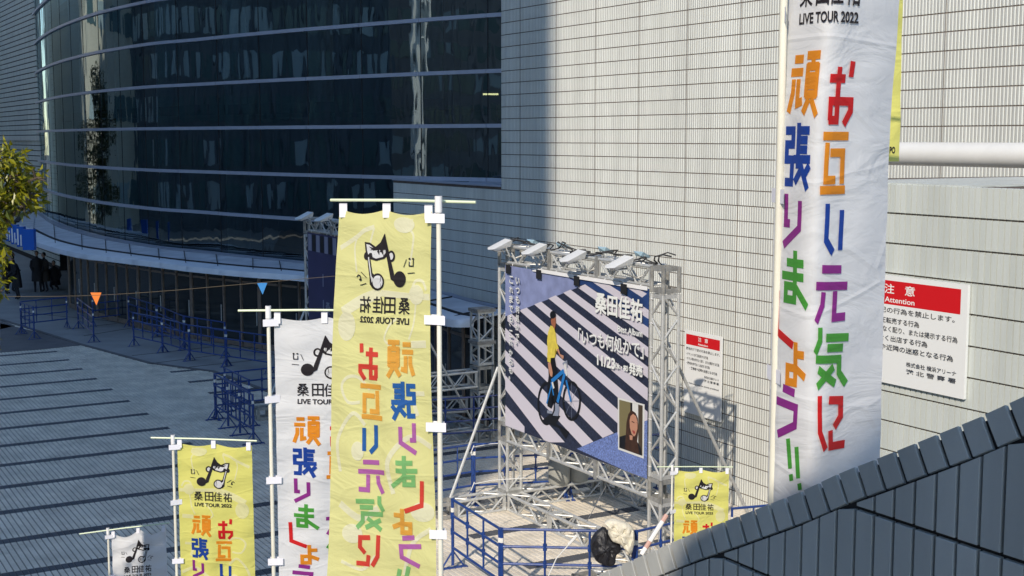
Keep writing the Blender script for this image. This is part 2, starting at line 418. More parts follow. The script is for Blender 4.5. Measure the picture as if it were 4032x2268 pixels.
# thin vertical joints
vj = MB()
for c in range(npan + 1):
    p = gpt(c * PW); n2 = gnorm(c * PW)
    a = p + n2 * .004
    vj.obox((a.x, a.y, (ZL[0] + ZL[-1]) / 2), (n2.y * -.012, n2.x * .012, 0), (n2.x * .006, n2.y * .006, 0), (0, 0, (ZL[0] - ZL[-1]) / 2))
under(vj.build('glazing_joint', M_GAP), front)
# what stands behind the glass
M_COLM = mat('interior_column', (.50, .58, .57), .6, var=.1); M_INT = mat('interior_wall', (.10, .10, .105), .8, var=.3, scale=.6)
for l in np.arange(4, acc[-1], 5.1):
    p = gpt(l) - gnorm(l) * 1.3
    under(MB().tube([(p.x, p.y, 0), (p.x, p.y, 17)], .42, 14).build('column', M_COLM, None, True), front)
for z in (H - 4.6, H + 1.2, H + 6.6):
    vs = []; fs = []
    for k in range(41):
        l = acc[-1] * k / 40; p = gpt(l) - gnorm(l) * .9; q = gpt(l) - gnorm(l) * 7
        vs += [(p.x, p.y, z - .35), (q.x, q.y, z - .35), (q.x, q.y, z), (p.x, p.y, z)]
    for k in range(40):
        for e in range(4): fs.append((4 * k + e, 4 * k + (e + 1) % 4, 4 * k + 4 + (e + 1) % 4, 4 * k + 4 + e))
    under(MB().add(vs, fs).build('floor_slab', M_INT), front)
vs = []; fs = []
for k in range(41):
    l = acc[-1] * k / 40; q = gpt(l) - gnorm(l) * 7.1; vs += [(q.x, q.y, 0), (q.x, q.y, 18)]
for k in range(40): fs.append((2 * k, 2 * k + 2, 2 * k + 3, 2 * k + 1))
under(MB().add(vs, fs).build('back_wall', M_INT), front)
p = gpt(acc[-1]); vs = []
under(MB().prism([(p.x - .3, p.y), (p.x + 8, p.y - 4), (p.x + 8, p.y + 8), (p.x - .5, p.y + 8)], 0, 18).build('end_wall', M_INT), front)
ga, gb = gpt(0) + Vector((2.0, 6)), gpt(acc[-1]) + Vector((6, 9)); gd = (gb - ga) / 2
under(MB().obox(((ga.x + gb.x) / 2, (ga.y + gb.y) / 2, 9), (gd.x * 1.1, gd.y * 1.1, 0), Vector((-gd.y, gd.x, 0)).normalized() * .2, (0, 0, 9)).build('inner_wall', M_INT), front)
# lit ceiling lights behind the glass
M_EM = bpy.data.materials.new('ceiling_light'); M_EM.use_nodes = True
eb = M_EM.node_tree.nodes['Principled BSDF']; eb.inputs['Emission Color'].default_value = (1, .75, .35, 1); eb.inputs['Emission Strength'].default_value = 2.2
for x, y, wd in ((1480, 409, .55), (1690, 393, .6), (1820, 393, 1.6), (1932, 371, .5)):
    c = atY(x, y, 43.0); under(MB().box(c.x - wd / 2, c.x + wd / 2, c.y, c.y + .2, c.z - .02, c.z + .03).build('ceiling_lamp', M_EM), front)
# ledge in front of the glass corner
lg = MB(); a, b = gpt(acc[-1] - 13.5), gpt(acc[-1] - 1)
pa, pb = ST(sA, TW - .0), ST(sB, TW + .02)
i0 = max(i for i in range(len(GC)) if GC[i].x / GC[i].y < (1530 - XC) / F)
g_ = [GC[i] + Vector((.0, -.15)) for i in range(len(GC) - 6, i0, -6)]
lg.prism([(ST(sA + .02, TW + .36).x, ST(sA + .02, TW + .36).y), (ST(sB + 1.5, TW + .36).x, ST(sB + 1.5, TW + .36).y), (gpt(acc[-1] - .2).x + .3, gpt(acc[-1]).y)] + [(q.x, q.y) for q in g_], H - 1.45, H - 1.26)
under(lg.build('roof_ledge', M_CAN2), front)
for k in range(3):
    a = ST(sA + 1.0 + k * 1.2, TW + .55 + .75 * k); b = ST(sB + .2, TW + .95 + 1.25 * k)
    d = (b - a).normalized(); q = Vector((-d.y, d.x, 0))
    under(MB().obox((a + b) / 2 + Vector((0, 0, H - 1.2)), (b - a) / 2, q * .09, (0, 0, .05)).build('gutter_rail', M_MULL), front)
    under(MB().obox((a + b) / 2 + q * -.22 + Vector((0, 0, H - 1.245)), (b - a) / 2, q * .1, (0, 0, .012)).build('gutter_gap', M_GAP), front)

# ---- canopy
ZC = 2.62
lip_src = [(128, 965), (220, 994), (325, 1017), (420, 1028), (519, 1040), (629, 1053), (734, 1067), (860, 1080), (997, 1092), (1110, 1099), (1217, 1110), (1330, 1135), (1480, 1178), (1620, 1228), (1750, 1281), (1864, 1285)]
lip = [atZ(x, y, ZC - .12) for x, y in lip_src]
wallp = ST(s_at(1864, TW), TW - .03)
inner = []
for (x, y), p in zip(lip_src, lip):
    if x < 1500:
        best = min(range(len(GC)), key=lambda i: abs((GC[i].x / GC[i].y) - (x - XC) / F * 1.0))
        l = acc[best] ; q = GC[best] + gnorm(l) * .12
        inner.append(Vector((q.x, q.y, 0)))
    else:
        inner.append(ST(p.dot(U), TW - .03))
tail = inner[-1].copy()
can = tag(empty('entrance_canopy', (lip[5].x, lip[5].y, 0), 0, 'curved silver canopy along the foot of the glass front', 'canopy'))
def lerp3(a, b, f): return Vector((a.x + (b.x - a.x) * f, a.y + (b.y - a.y) * f, 0))
def smooth_pts(P, n=4):
    Q = catmull([Vector((p.x, p.y)) for p in P], n); return Q
lipS = smooth_pts(lip, 4); innS = smooth_pts(inner, 4)
def strip_panel(i0, i1, f0, f1, z0a, z1a, th, m, name, roll=False):
    vs = []; fs = []
    fr = [f0 + (f1 - f0) * k / 3 for k in range(4)]
    zz = [z0a + (z1a - z0a) * k / 3 for k in range(4)]
    if roll: zz = [z0a - .10, z0a + .035, (z0a + z1a) / 2 + .03, z1a]; fr = [f0, f0 + .012, f0 + (f1 - f0) * .4, f1]
    n_ = i1 - i0 + 1
    for i in range(i0, i1 + 1):
        ii = i
        for f, z in zip(fr, zz):
            p = lipS[ii].lerp(innS[ii], f); vs.append((p.x, p.y, z))
        for f, z in zip(fr, zz):
            p = lipS[ii].lerp(innS[ii], f); vs.append((p.x, p.y, z - th))
    for i in range(n_ - 1):
        b = i * 8
        for k in range(3):
            fs.append((b + k, b + 8 + k, b + 9 + k, b + 1 + k)); fs.append((b + 4 + k, b + 5 + k, b + 13 + k, b + 12 + k))
        fs.append((b, b + 4, b + 12, b + 8)); fs.append((b + 3, b + 11, b + 15, b + 7))
    for b, sgn in ((0, 1), ((n_ - 1) * 8, -1)):
        f = [(b, b + 1, b + 5, b + 4), (b + 1, b + 2, b + 6, b + 5), (b + 2, b + 3, b + 7, b + 6)]
        fs += f if sgn > 0 else [q[::-1] for q in f]
    o = MB().add(vs, fs).build(name, m, None, True); under(o, can); return o
NL = len(lipS) - 1
step = 4
for i in range(0, NL, step):
    strip_panel(i, min(i + step, NL), 0, .25, ZC, ZC + .1, .04, M_CAN, 'edge_panel', True)
    strip_panel(i, min(i + step, NL), .275, .80, ZC + .10, ZC + .18, .04, M_CAN2, 'roof_panel')
    strip_panel(i, min(i + step, NL), .235, .285, ZC + .125, ZC + .13, .03, M_GAP, 'roof_gap')
    for f in (.825, .875, .93): strip_panel(i, min(i + step, NL), f, f + .03, ZC + .2, ZC + .2, .05, M_MULL, 'gutter_rail')
strip_panel(0, NL, .02, .99, ZC - .03, ZC + .08, .03, M_GAP, 'soffit')
# seams between canopy panels: small raised ribs
for i in range(step, NL, step):
    for f0, f1, z0_, z1_ in ((.28, .79, ZC + .115, ZC + .19), (.03, .24, ZC + .02, ZC + .105)):
        a = lipS[i].lerp(innS[i], f0); b = lipS[i].lerp(innS[i], f1); a = Vector((a.x, a.y, z0_)); b = Vector((b.x, b.y, z1_))
        d = (b - a).normalized(); q = Vector((-d.y, d.x, 0)).normalized()
        under(MB().obox((a + b) / 2, (b - a) / 2, q * .012, (0, 0, .022)).build('panel_seam', M_GAP), can)
# round left end of the canopy
endp = [(63, 878), (84, 852), (121, 837), (173, 826), (215, 822)]
E_ = [atZ(x, y, ZC + .15) for x, y in endp]
ring = [Vector((lipS[0].lerp(innS[0], .275).x, lipS[0].lerp(innS[0], .275).y, 0))]
poly = [(e.x, e.y) for e in E_] + [(lipS[0].lerp(innS[0], f).x, lipS[0].lerp(innS[0], f).y) for f in (.8, .5, .25)]
under(MB().prism(poly, ZC + .08, ZC + .17).build('roof_panel', M_CAN2), can)
for a, b in zip(E_[:-1], E_[1:]):
    d = (b - a).normalized(); q = Vector((-d.y, d.x, 0)) * .12
    under(MB().obox((a + b) / 2 + Vector((0, 0, .03)), (b - a) * .52, q, (0, 0, .06)).build('edge_trim', M_GAP), can)
poly = [(lipS[0].x, lipS[0].y)] + [(atZ(x, y, ZC).x, atZ(x, y, ZC).y) for x, y in ((60, 950), (30, 905), (63, 885))] + [(lipS[0].lerp(innS[0], .25).x, lipS[0].lerp(innS[0], .25).y)]
under(MB().prism(poly, ZC - .05, ZC + .09).build('edge_panel', M_CAN), can)

# ---- doors under the canopy
doors = tag(empty('entrance_doors', (lip[5].x, lip[5].y + 2, 0), 0, 'row of bronze framed glass doors in the shade of the canopy', 'doors'))
M_DG = bpy.data.materials.new('door_glass'); M_DG.use_nodes = True; b_ = M_DG.node_tree.nodes['Principled BSDF']
b_.inputs['Base Color'].default_value = (.03, .035, .035, 1); b_.inputs['Roughness'].default_value = .06; b_.inputs['Specular IOR Level'].default_value = .6
DL = [lipS[i].lerp(innS[i], .36) for i in range(6, NL + 1)]
dacc = [0]
for a, b in zip(DL[:-1], DL[1:]): dacc.append(dacc[-1] + (b - a).length)
def dpt(l):
    import bisect
    i = min(bisect.bisect_right(dacc, max(0, min(l, dacc[-1] - 1e-6))) - 1, len(DL) - 2); return DL[i].lerp(DL[i + 1], (l - dacc[i]) / (dacc[i + 1] - dacc[i]))
l = 0.0; k = 0
while l + .9 < dacc[-1]:
    a, b = dpt(l), dpt(l + .9); d = (b - a).normalized(); nn = Vector((d.y, -d.x)); c = (a + b) / 2
    D3, N3 = Vector((d.x, d.y, 0)), Vector((nn.x, nn.y, 0))
    wide = (k % 4 == 0)
    fr = MB().obox((a.x, a.y, 1.3), D3 * (.07 if wide else .035), N3 * .05, (0, 0, 1.27))
    fr.obox((c.x, c.y, 2.17), D3 * .36, N3 * .03, (0, 0, .035)).obox((c.x, c.y, .14), D3 * .36, N3 * .03, (0, 0, .09))
    f = under(fr.build('door_frame', M_DOORF), doors)
    under(MB().obox((c.x, c.y, 1.3), D3 * .38, N3 * .012, (0, 0, 1.25)).build('door_glass', M_DG), doors)
    if k % 2:
        hp = Vector((b.x, b.y, 0)) - D3 * .1 + N3 * .07
        under(MB().tube([hp + Vector((0, 0, .8)), hp + Vector((0, 0, 1.35))], .018, 6).build('door_handle', M_ALU), doors)
    l += .9; k += 1
# ---- nearer low wall on the right, its ledge and the white pipe
TN = atY(3505, 545, 12.34).dot(N); ZN = 6.39
sn0 = s_at(3300, TN)
lw = tag(empty('low_tiled_wall', ST(sn0, TN), 0, 'lower wall of flat grey-white tiles at the right carrying the large warning board', 'wall'))
bk = [ST(sn0, TN + .02), ST(-6.5, TN + .02), Vector((atZ(4250, 684, ZN).x, atZ(4250, 684, ZN).y, 0)), Vector((atZ(3450, 695, ZN).x, atZ(3450, 695, ZN).y, 0))]
under(MB().stbox(sn0, -5.5, TN, TN + .3, 0, ZN - .012).build('wall_core', M_GROUT), lw)
under(MB().prism([(p.x, p.y) for p in bk], ZN - .35, ZN - .02).build('ledge_core', M_GROUT), lw)
tm = piece_mesh('wall_tile', FLAT, U * (CWD - .010), (0, 0, CH - .012), -N * .02, M_TILE2)
ncell = []
for k in range(1, 16):
    z = ZN - CH * k; ss = sn0 + .003
    while ss < -5.6:
        p = ST(ss, TN, z)
        if in_view(p, 1.12): ncell.append(ST(ss, TN - .001, z + .004 if k != 5 else z + .004))
        ss += CWD
ncell.sort(key=lambda p: p.length)
for p in ncell[:300]:
    o = link('tile', tm, lw); o.location = p - Vector(lw.location)
if len(ncell) > 300:
    under(field('wall_tiles', [(tuple(p), tuple(U * (CWD - .010)), (0, 0, CH - .012), tuple(-N * .02)) for p in ncell[300:]], FLAT, M_TILE2, lw, kind='stuff'), lw)
a, b = bk[3], bk[2]
ss = sn0
while ss < -8.0:
    o0 = ST(ss, TN)
    # length along N until the slanting back edge
    d = b - a; den = N.x * d.y - N.y * d.x
    L_ = ((a.x - o0.x) * d.y - (a.y - o0.y) * d.x) / den if abs(den) > 1e-6 else .3
    L_ = max(.06, min(L_, 2.6))
    under(MB().stbox(ss + .003, ss + CWD - .003, TN - .012, TN + L_, ZN - .016, ZN).build('coping_tile', M_TILE2), lw)
    ss += CWD
tp = 12.9; cpipe = atT(3505, 605, tp)
pa_ = ST(s_at(3330, tp), tp, cpipe.z); pb_ = ST(-5, tp, cpipe.z)
pipe = single('wall_pipe', MB().tube([pa_, pb_], .149, 28), mat('white_pipe_paint', (.74, .73, .69), .4, var=.06, scale=2), 'fat white pipe running level along the wall beside the white banner', 'pipe', None, True)

# ---- stair parapet in the foreground
TP = atY(4032, 545, 2.9).dot(N)
par = tag(empty('stair_parapet', ST(-3, TP), 0, 'sloping tiled stair parapet in shade across the lower right corner', 'wall'))
top = [(4300, 1440), (4032, 1564), (3812, 1665), (3497, 1792), (3287, 1875), (3139, 1945), (2894, 2041), (2710, 2111), (2500, 2203), (2300, 2290)]
tpts = sorted([(atT(x, y, TP).dot(U), atT(x, y, TP).z) for x, y in top])
tpts = [(tpts[0][0] - 1.2, tpts[0][1] - .62)] + tpts + [(tpts[-1][0] + .8, tpts[-1][1] + .5)]
def ztop(s): return float(np.interp(s, [p[0] for p in tpts], [p[1] for p in tpts]))
BD = .078
core = MB(); sl_ = np.arange(tpts[0][0], tpts[-1][0], .1)
for s_ in sl_:
    z0, z1 = ztop(s_) - .012, ztop(s_ + .1) - .012
    vs = []
    for t_, zz in ((TP + .016, 0), (TP + .045, 0)):
        vs += [ST(s_, t_, 3.2), ST(s_ + .1, t_, 3.2), ST(s_ + .1, t_, z1), ST(s_, t_, z0)]
    core.add(vs, [(0, 1, 2, 3), (7, 6, 5, 4), (3, 2, 6, 7), (0, 3, 7, 4), (1, 5, 6, 2)])
    vs = []
    for t_ in (TP + .045, TP + .24): vs += [ST(s_, t_, 3.2), ST(s_ + .1, t_, 3.2), ST(s_ + .1, t_, z1 - .09), ST(s_, t_, z0 - .09)]
    core.add(vs, [(0, 1, 2, 3), (7, 6, 5, 4), (3, 2, 6, 7), (0, 3, 7, 4), (1, 5, 6, 2)])
under(core.build('parapet_core', M_GROUTD), par)
zrow = atT(3340, 1989, TP).z
cnt = 0
def bev_quad(m_, q, n_out, th, bv=.0014):
    """a tile from a quad given counter-clockwise seen from outside"""
    c = sum((Vector(v) for v in q), Vector()) / 4
    inner_ = []
    for v in q:
        d = c - Vector(v); inner_.append(Vector(v) + Vector((math.copysign(min(abs(d.x), bv), d.x), math.copysign(min(abs(d.y), bv), d.y), math.copysign(min(abs(d.z), bv), d.z))) + n_out * th)
    mid_ = [Vector(v) + n_out * (th - bv * .6) for v in q]
    vs = [Vector(v) for v in q] + mid_ + inner_
    fs = [(8, 9, 10, 11)]
    for i in range(4):
        j = (i + 1) % 4; fs += [(i, j, 4 + j, 4 + i), (4 + i, 4 + j, 8 + j, 8 + i)]
    m_.add(vs, fs)
col0 = round(tpts[0][0] / CWD) * CWD
ss = col0
while ss < tpts[-1][0] - .1:
    a_, b_2 = ss + .005, ss + CWD - .005
    zt0, zt1 = ztop(a_) - BD - .016, ztop(b_2) - BD - .016
    for k in range(-6, 8):
        zb, zt = zrow + k * CH + .006, zrow + (k + 1) * CH - .006
        u0, u1 = min(zt, zt0), min(zt, zt1)
        if u0 - zb < .01 and u1 - zb < .02: continue
        if (u0 + zb) / 2 < 4.3: continue
        u0 = max(u0, zb + .004)
        if not in_view(ST(ss, TP, (zb + u1) / 2), 1.35): continue
        m_ = MB(); bev_quad(m_, [ST(a_, TP + .014, zb), ST(b_2, TP + .014, zb), ST(b_2, TP + .014, u1), ST(a_, TP + .014, u0)], -N, .015)
        under(m_.build('tile', M_TILE3), par); cnt += 1
    # edge tile: leans with the slope
    sl = (ztop(ss + .03) - ztop(ss - .03)) / .06; ln = math.hypot(1, sl); sx, sz = 1 / ln, sl / ln
    if in_view(ST(ss, TP, ztop(ss)), 1.4):
        p0 = Vector((ss, ztop(ss))); wv = Vector((sx, sz)) * (CWD * ln - .012); hv = Vector((-sz, sx)) * BD
        q = [p0 - hv, p0 - hv + wv, p0 + wv, p0]
        m_ = MB(); q3 = [ST(v.x, TP + .014, v.y) for i, v in enumerate(q)]
        bev_quad(m_, q3, (-N * .9 + Vector((0, 0, .25))).normalized(), .011)
        under(m_.build('coping_tile', M_TILE3), par); cnt += 1
    ss += CWD
print('parapet tiles', cnt)

# stair and landing below the frame (carries the banners)
st = MB().box(-6, .2, -5, 1.6, 4.9, 5.2)
for k in range(34):
    y0 = 1.6 + k * .31; z1 = 5.2 - .155 * (k + 1); st.box(-5.2, min(.2, 4.2 - .577 * y0), y0, y0 + .312, max(0, z1 - .4), z1)
tag(st.build('stair', M_CONC), 'grey concrete stair going down to the plaza', None, None, 'structure')

# ================================================================= PRINTING
def ell(cx, cy, rx, ry, n=20, rot=0):
    return [(cx + rx * math.cos(2 * math.pi * k / n) * math.cos(rot) - ry * math.sin(2 * math.pi * k / n) * math.sin(rot),
             cy + rx * math.cos(2 * math.pi * k / n) * math.sin(rot) + ry * math.sin(2 * math.pi * k / n) * math.cos(rot)) for k in range(n)]
TXT = {}
def text_geo(body, bold=.02):
    k = (body, bold)
    if k in TXT: return TXT[k]
    c = bpy.data.curves.new('text', 'FONT'); c.body = body; c.offset = bold; c.resolution_u = 3
    o = bpy.data.objects.new('text', c); COL.objects.link(o)
    me = bpy.data.meshes.new_from_object(o.evaluated_get(bpy.context.evaluated_depsgraph_get()))
    v = [(p.co.x, p.co.y) for p in me.vertices]; f = [tuple(p.vertices) for p in me.polygons]
    bpy.data.objects.remove(o); bpy.data.curves.remove(c); bpy.data.meshes.remove(me)
    x0 = min(p[0] for p in v); x1 = max(p[0] for p in v); y0 = min(p[1] for p in v); y1 = max(p[1] for p in v)
    TXT[k] = ([((p[0] - x0) / (x1 - x0), (p[1] - y0) / (y1 - y0)) for p in v], f); return TXT[k]
class Print:
    """flat shapes in sheet coordinates (x right, y DOWN); each element sits a hair above the one before"""
    def __init__(s): s.el = {}; s.n = 0; s.g = ''
    def poly(s, col, pts, same=False):
        if not same: s.n += 1
        s.el.setdefault((col, s.g), []).append(([(p[0], p[1]) for p in pts], [tuple(range(len(pts)))], s.n)); return s
    def line(s, col, pts, w_, closed=False):
        pts = [Vector(p) for p in pts]; n = len(pts); s.n += 1
        vs = []; fs = []
        for i in range(n):
            a = pts[i - 1] if (i > 0 or closed) else pts[i]; b = pts[(i + 1) % n] if (i < n - 1 or closed) else pts[i]
            d1 = (pts[i] - a); d2 = (b - pts[i])
            if d1.length < 1e-9: d1 = d2
            if d2.length < 1e-9: d2 = d1
            d1.normalize(); d2.normalize(); t = (d1 + d2)
            if t.length < .2: t = d1
            t.normalize(); nn = Vector((-t.y, t.x)); k = 1 / max(.5, nn.dot(Vector((-d1.y, d1.x))))
            vs += [tuple(pts[i] + nn * w_ / 2 * k), tuple(pts[i] - nn * w_ / 2 * k)]
        for i in range(n if closed else n - 1):
            j = (i + 1) % n; fs.append((2 * i, 2 * i + 1, 2 * j + 1, 2 * j))
        s.el.setdefault((col, s.g), []).append((vs, fs, s.n)); return s
    def text(s, col, body, x0, x1, y0, y1, bold=.02, quad=None):
        v, f = text_geo(body, bold); s.n += 1
        s.el.setdefault((col, s.g), []).append(([(x0 + (x1 - x0) * p[0], y1 + (y0 - y1) * p[1]) for p in v], f, s.n)); return s
    def build(s, mp, parent, mats, cutx=None, cuty=None, names=None, root=None, zn='lettering'):
        for (col, gname), els in s.el.items():
            bm = bmesh.new()
            for vs, fs, lay in els:
                bv = [bm.verts.new((v[0], v[1], lay)) for v in vs]
                for f in fs:
                    try: bm.faces.new([bv[i] for i in f])
                    except ValueError: pass
            bmesh.ops.triangulate(bm, faces=bm.faces[:])
            for cut, no in ((cutx or [], (1, 0, 0)), (cuty or [], (0, 1, 0))):
                for c in cut:
                    bmesh.ops.bisect_plane(bm, geom=bm.verts[:] + bm.edges[:] + bm.faces[:], plane_co=(c, c, 0), plane_no=no, dist=1e-7)
            for v in bm.verts: v.co = mp(v.co.x, v.co.y, v.co.z)
            me = bpy.data.meshes.new('print'); bm.to_mesh(me); bm.free(); me.materials.append(mats[col])
            o = link(gname.split('|')[0] or (names or {}).get(col, zn), me, parent)
            if root is not None: o.location = -Vector(root.location)

def cloth_mat(name, col, transl=.3, rough=.75, bump=.6):
    m = bpy.data.materials.new(name); m.use_nodes = True; n = m.node_tree; L = n.links; b = n.nodes['Principled BSDF']; out = n.nodes['Material Output']
    b.inputs['Base Color'].default_value = (*col, 1); b.inputs['Roughness'].default_value = rough; b.inputs['Specular IOR Level'].default_value = .3
    b.inputs['Sheen Weight'].default_value = .1
    tr = n.nodes.new('ShaderNodeBsdfTranslucent'); tr.inputs['Color'].default_value = (*col, 1)
    mx = n.nodes.new('ShaderNodeMixShader'); mx.inputs[0].default_value = transl
    L.new(b.outputs[0], mx.inputs[1]); L.new(tr.outputs[0], mx.inputs[2]); L.new(mx.outputs[0], out.inputs[0])
    tc = n.nodes.new('ShaderNodeTexCoord'); mp = n.nodes.new('ShaderNodeMapping'); mp.inputs['Scale'].default_value = (2.2, 2.2, 5); mp.inputs['Rotation'].default_value = (0, .25, 0)
    L.new(tc.outputs['Object'], mp.inputs[0])
    nz = n.nodes.new('ShaderNodeTexNoise'); nz.inputs['Scale'].default_value = 1.6; nz.inputs['Detail'].default_value = 4; nz.inputs['Distortion'].default_value = 1.6
    nz2 = n.nodes.new('ShaderNodeTexVoronoi'); nz2.feature = 'DISTANCE_TO_EDGE'; nz2.inputs['Scale'].default_value = .8
    mr = n.nodes.new('ShaderNodeMapRange'); mr.inputs[2].default_value = .035; mr.inputs[3].default_value = .16; mr.inputs[4].default_value = 0
    L.new(mp.outputs[0], nz.inputs['Vector']); L.new(mp.outputs[0], nz2.inputs['Vector']); L.new(nz2.outputs['Distance'], mr.inputs[0])
    ad = n.nodes.new('ShaderNodeMath'); ad.operation = 'ADD'; L.new(nz.outputs[0], ad.inputs[0]); L.new(mr.outputs[0], ad.inputs[1])
    bp = n.nodes.new('ShaderNodeBump'); bp.inputs['Strength'].default_value = bump; bp.inputs['Distance'].default_value = .018
    L.new(ad.outputs[0], bp.inputs['Height']); L.new(bp.outputs[0], b.inputs['Normal']); L.new(bp.outputs[0], tr.inputs['Normal'])
    return m
INK = {'yellow': cloth_mat('yellow_cloth', (.80, .76, .20)), 'white': cloth_mat('white_cloth', (.80, .80, .80)),
       'pale': cloth_mat('pale_print', (.80, .77, .42)), 'black': cloth_mat('black_print', (.02, .016, .02)),
       'red': cloth_mat('red_print', (.62, .012, .015)), 'orange': cloth_mat('orange_print', (.75, .27, .015)),
       'blue': cloth_mat('blue_print', (.008, .055, .33)), 'purple': cloth_mat('purple_print', (.27, .025, .25)),
       'green': cloth_mat('green_print', (.07, .34, .045)), 'fold': cloth_mat('white_print', (.80, .80, .80))}
INKB = dict(INK); INKB.update({'yellow': cloth_mat('yellow_cloth_reverse', (.78, .75, .32)), 'pale': cloth_mat('pale_print_reverse', (.80, .78, .56)), 'green': cloth_mat('green_print_reverse', (.22, .50, .18)), 'purple': cloth_mat('purple_print_reverse', (.45, .13, .42)), 'orange': cloth_mat('orange_print_reverse', (.75, .38, .06)), 'red': cloth_mat('red_print_reverse', (.66, .06, .04)), 'blue': cloth_mat('blue_print_reverse', (.02, .12, .40))})
NAMES = {'pale': 'pale_pattern', 'fold': 'white_print'}
GL = {
 'o': ('red', [[(4, 29), (62, 29)], [(38, 10), (38, 97), (8, 97)], [(13, 97), (13, 66), (88, 66), (88, 82), (66, 104)], [(84, 0), (82, 26)]]),
 'tagai': ('orange', [[(5, 5), (98, 5)], [(22, 16), (20, 79), (56, 79)], [(34, 33), (80, 33), (80, 86)], [(0, 96), (92, 96)]]),
 'i': ('blue', [[(20, 0), (20, 74), (50, 100)], [(80, 14), (80, 96)]]),
 'gen': ('purple', [[(18, 6), (78, 9)], [(0, 36), (96, 40)], [(24, 48), (22, 72), (5, 102)], [(60, 48), (60, 96), (94, 96)]]),
 'ki': ('green', [[(18, 0), (18, 22), (4, 44)], [(36, 18), (100, 22)], [(40, 36), (86, 39)], [(6, 54), (76, 58), (76, 82), (96, 104)], [(14, 72), (66, 100)], [(60, 70), (12, 102)]]),
 'ni': ('red', [[(10, 0), (12, 66), (34, 100)], [(44, 10), (86, 14), (86, 44), (64, 62)], [(50, 66), (52, 96), (100, 98)]]),
 'gan': ('orange', [[(12, 12), (42, 12)], [(3, 33), (44, 33)], [(14, 44), (14, 66), (2, 98)], [(31, 44), (31, 84), (48, 80)], [(54, 7), (98, 7)], [(76, 7), (76, 24)], [(60, 20), (60, 74)], [(92, 20), (92, 74)], [(56, 25), (96, 25)], [(56, 70), (96, 70)], [(60, 41), (88, 41)], [(60, 55), (88, 55)], [(70, 76), (52, 100)], [(78, 76), (98, 104)]]),
 'haru': ('blue', [[(6, 12), (34, 12), (34, 34), (12, 34), (12, 58), (34, 58), (32, 94), (8, 94)], [(54, 0), (54, 72)], [(54, 12), (92, 12)], [(54, 27), (86, 27)], [(54, 42), (86, 42)], [(38, 57), (98, 57)], [(44, 94), (66, 74)], [(60, 58), (90, 104)], [(96, 66), (74, 86)]]),
 'ri': ('purple', [[(14, 0), (14, 58), (36, 58)], [(84, 12), (84, 66), (6, 102)]]),
 'ma': ('green', [[(20, 22), (84, 22)], [(2, 46), (84, 46)], [(52, 0), (52, 88), (18, 88), (18, 64), (54, 64), (100, 98)]]),
 'shi': ('red', [[(8, 0), (12, 78), (100, 98)]]),
 'yo': ('orange', [[(50, 0), (50, 96), (10, 96), (10, 62), (54, 62), (98, 80)], [(54, 28), (92, 28)]]),
 'u': ('purple', [[(34, 2), (82, 8)], [(8, 32), (88, 38), (84, 76), (14, 104)]]),
 'bang': ('green', [[(12, 0), (28, 66)], [(32, 78), (36, 92)], [(56, 14), (70, 82)], [(76, 92), (80, 106)]]),
}
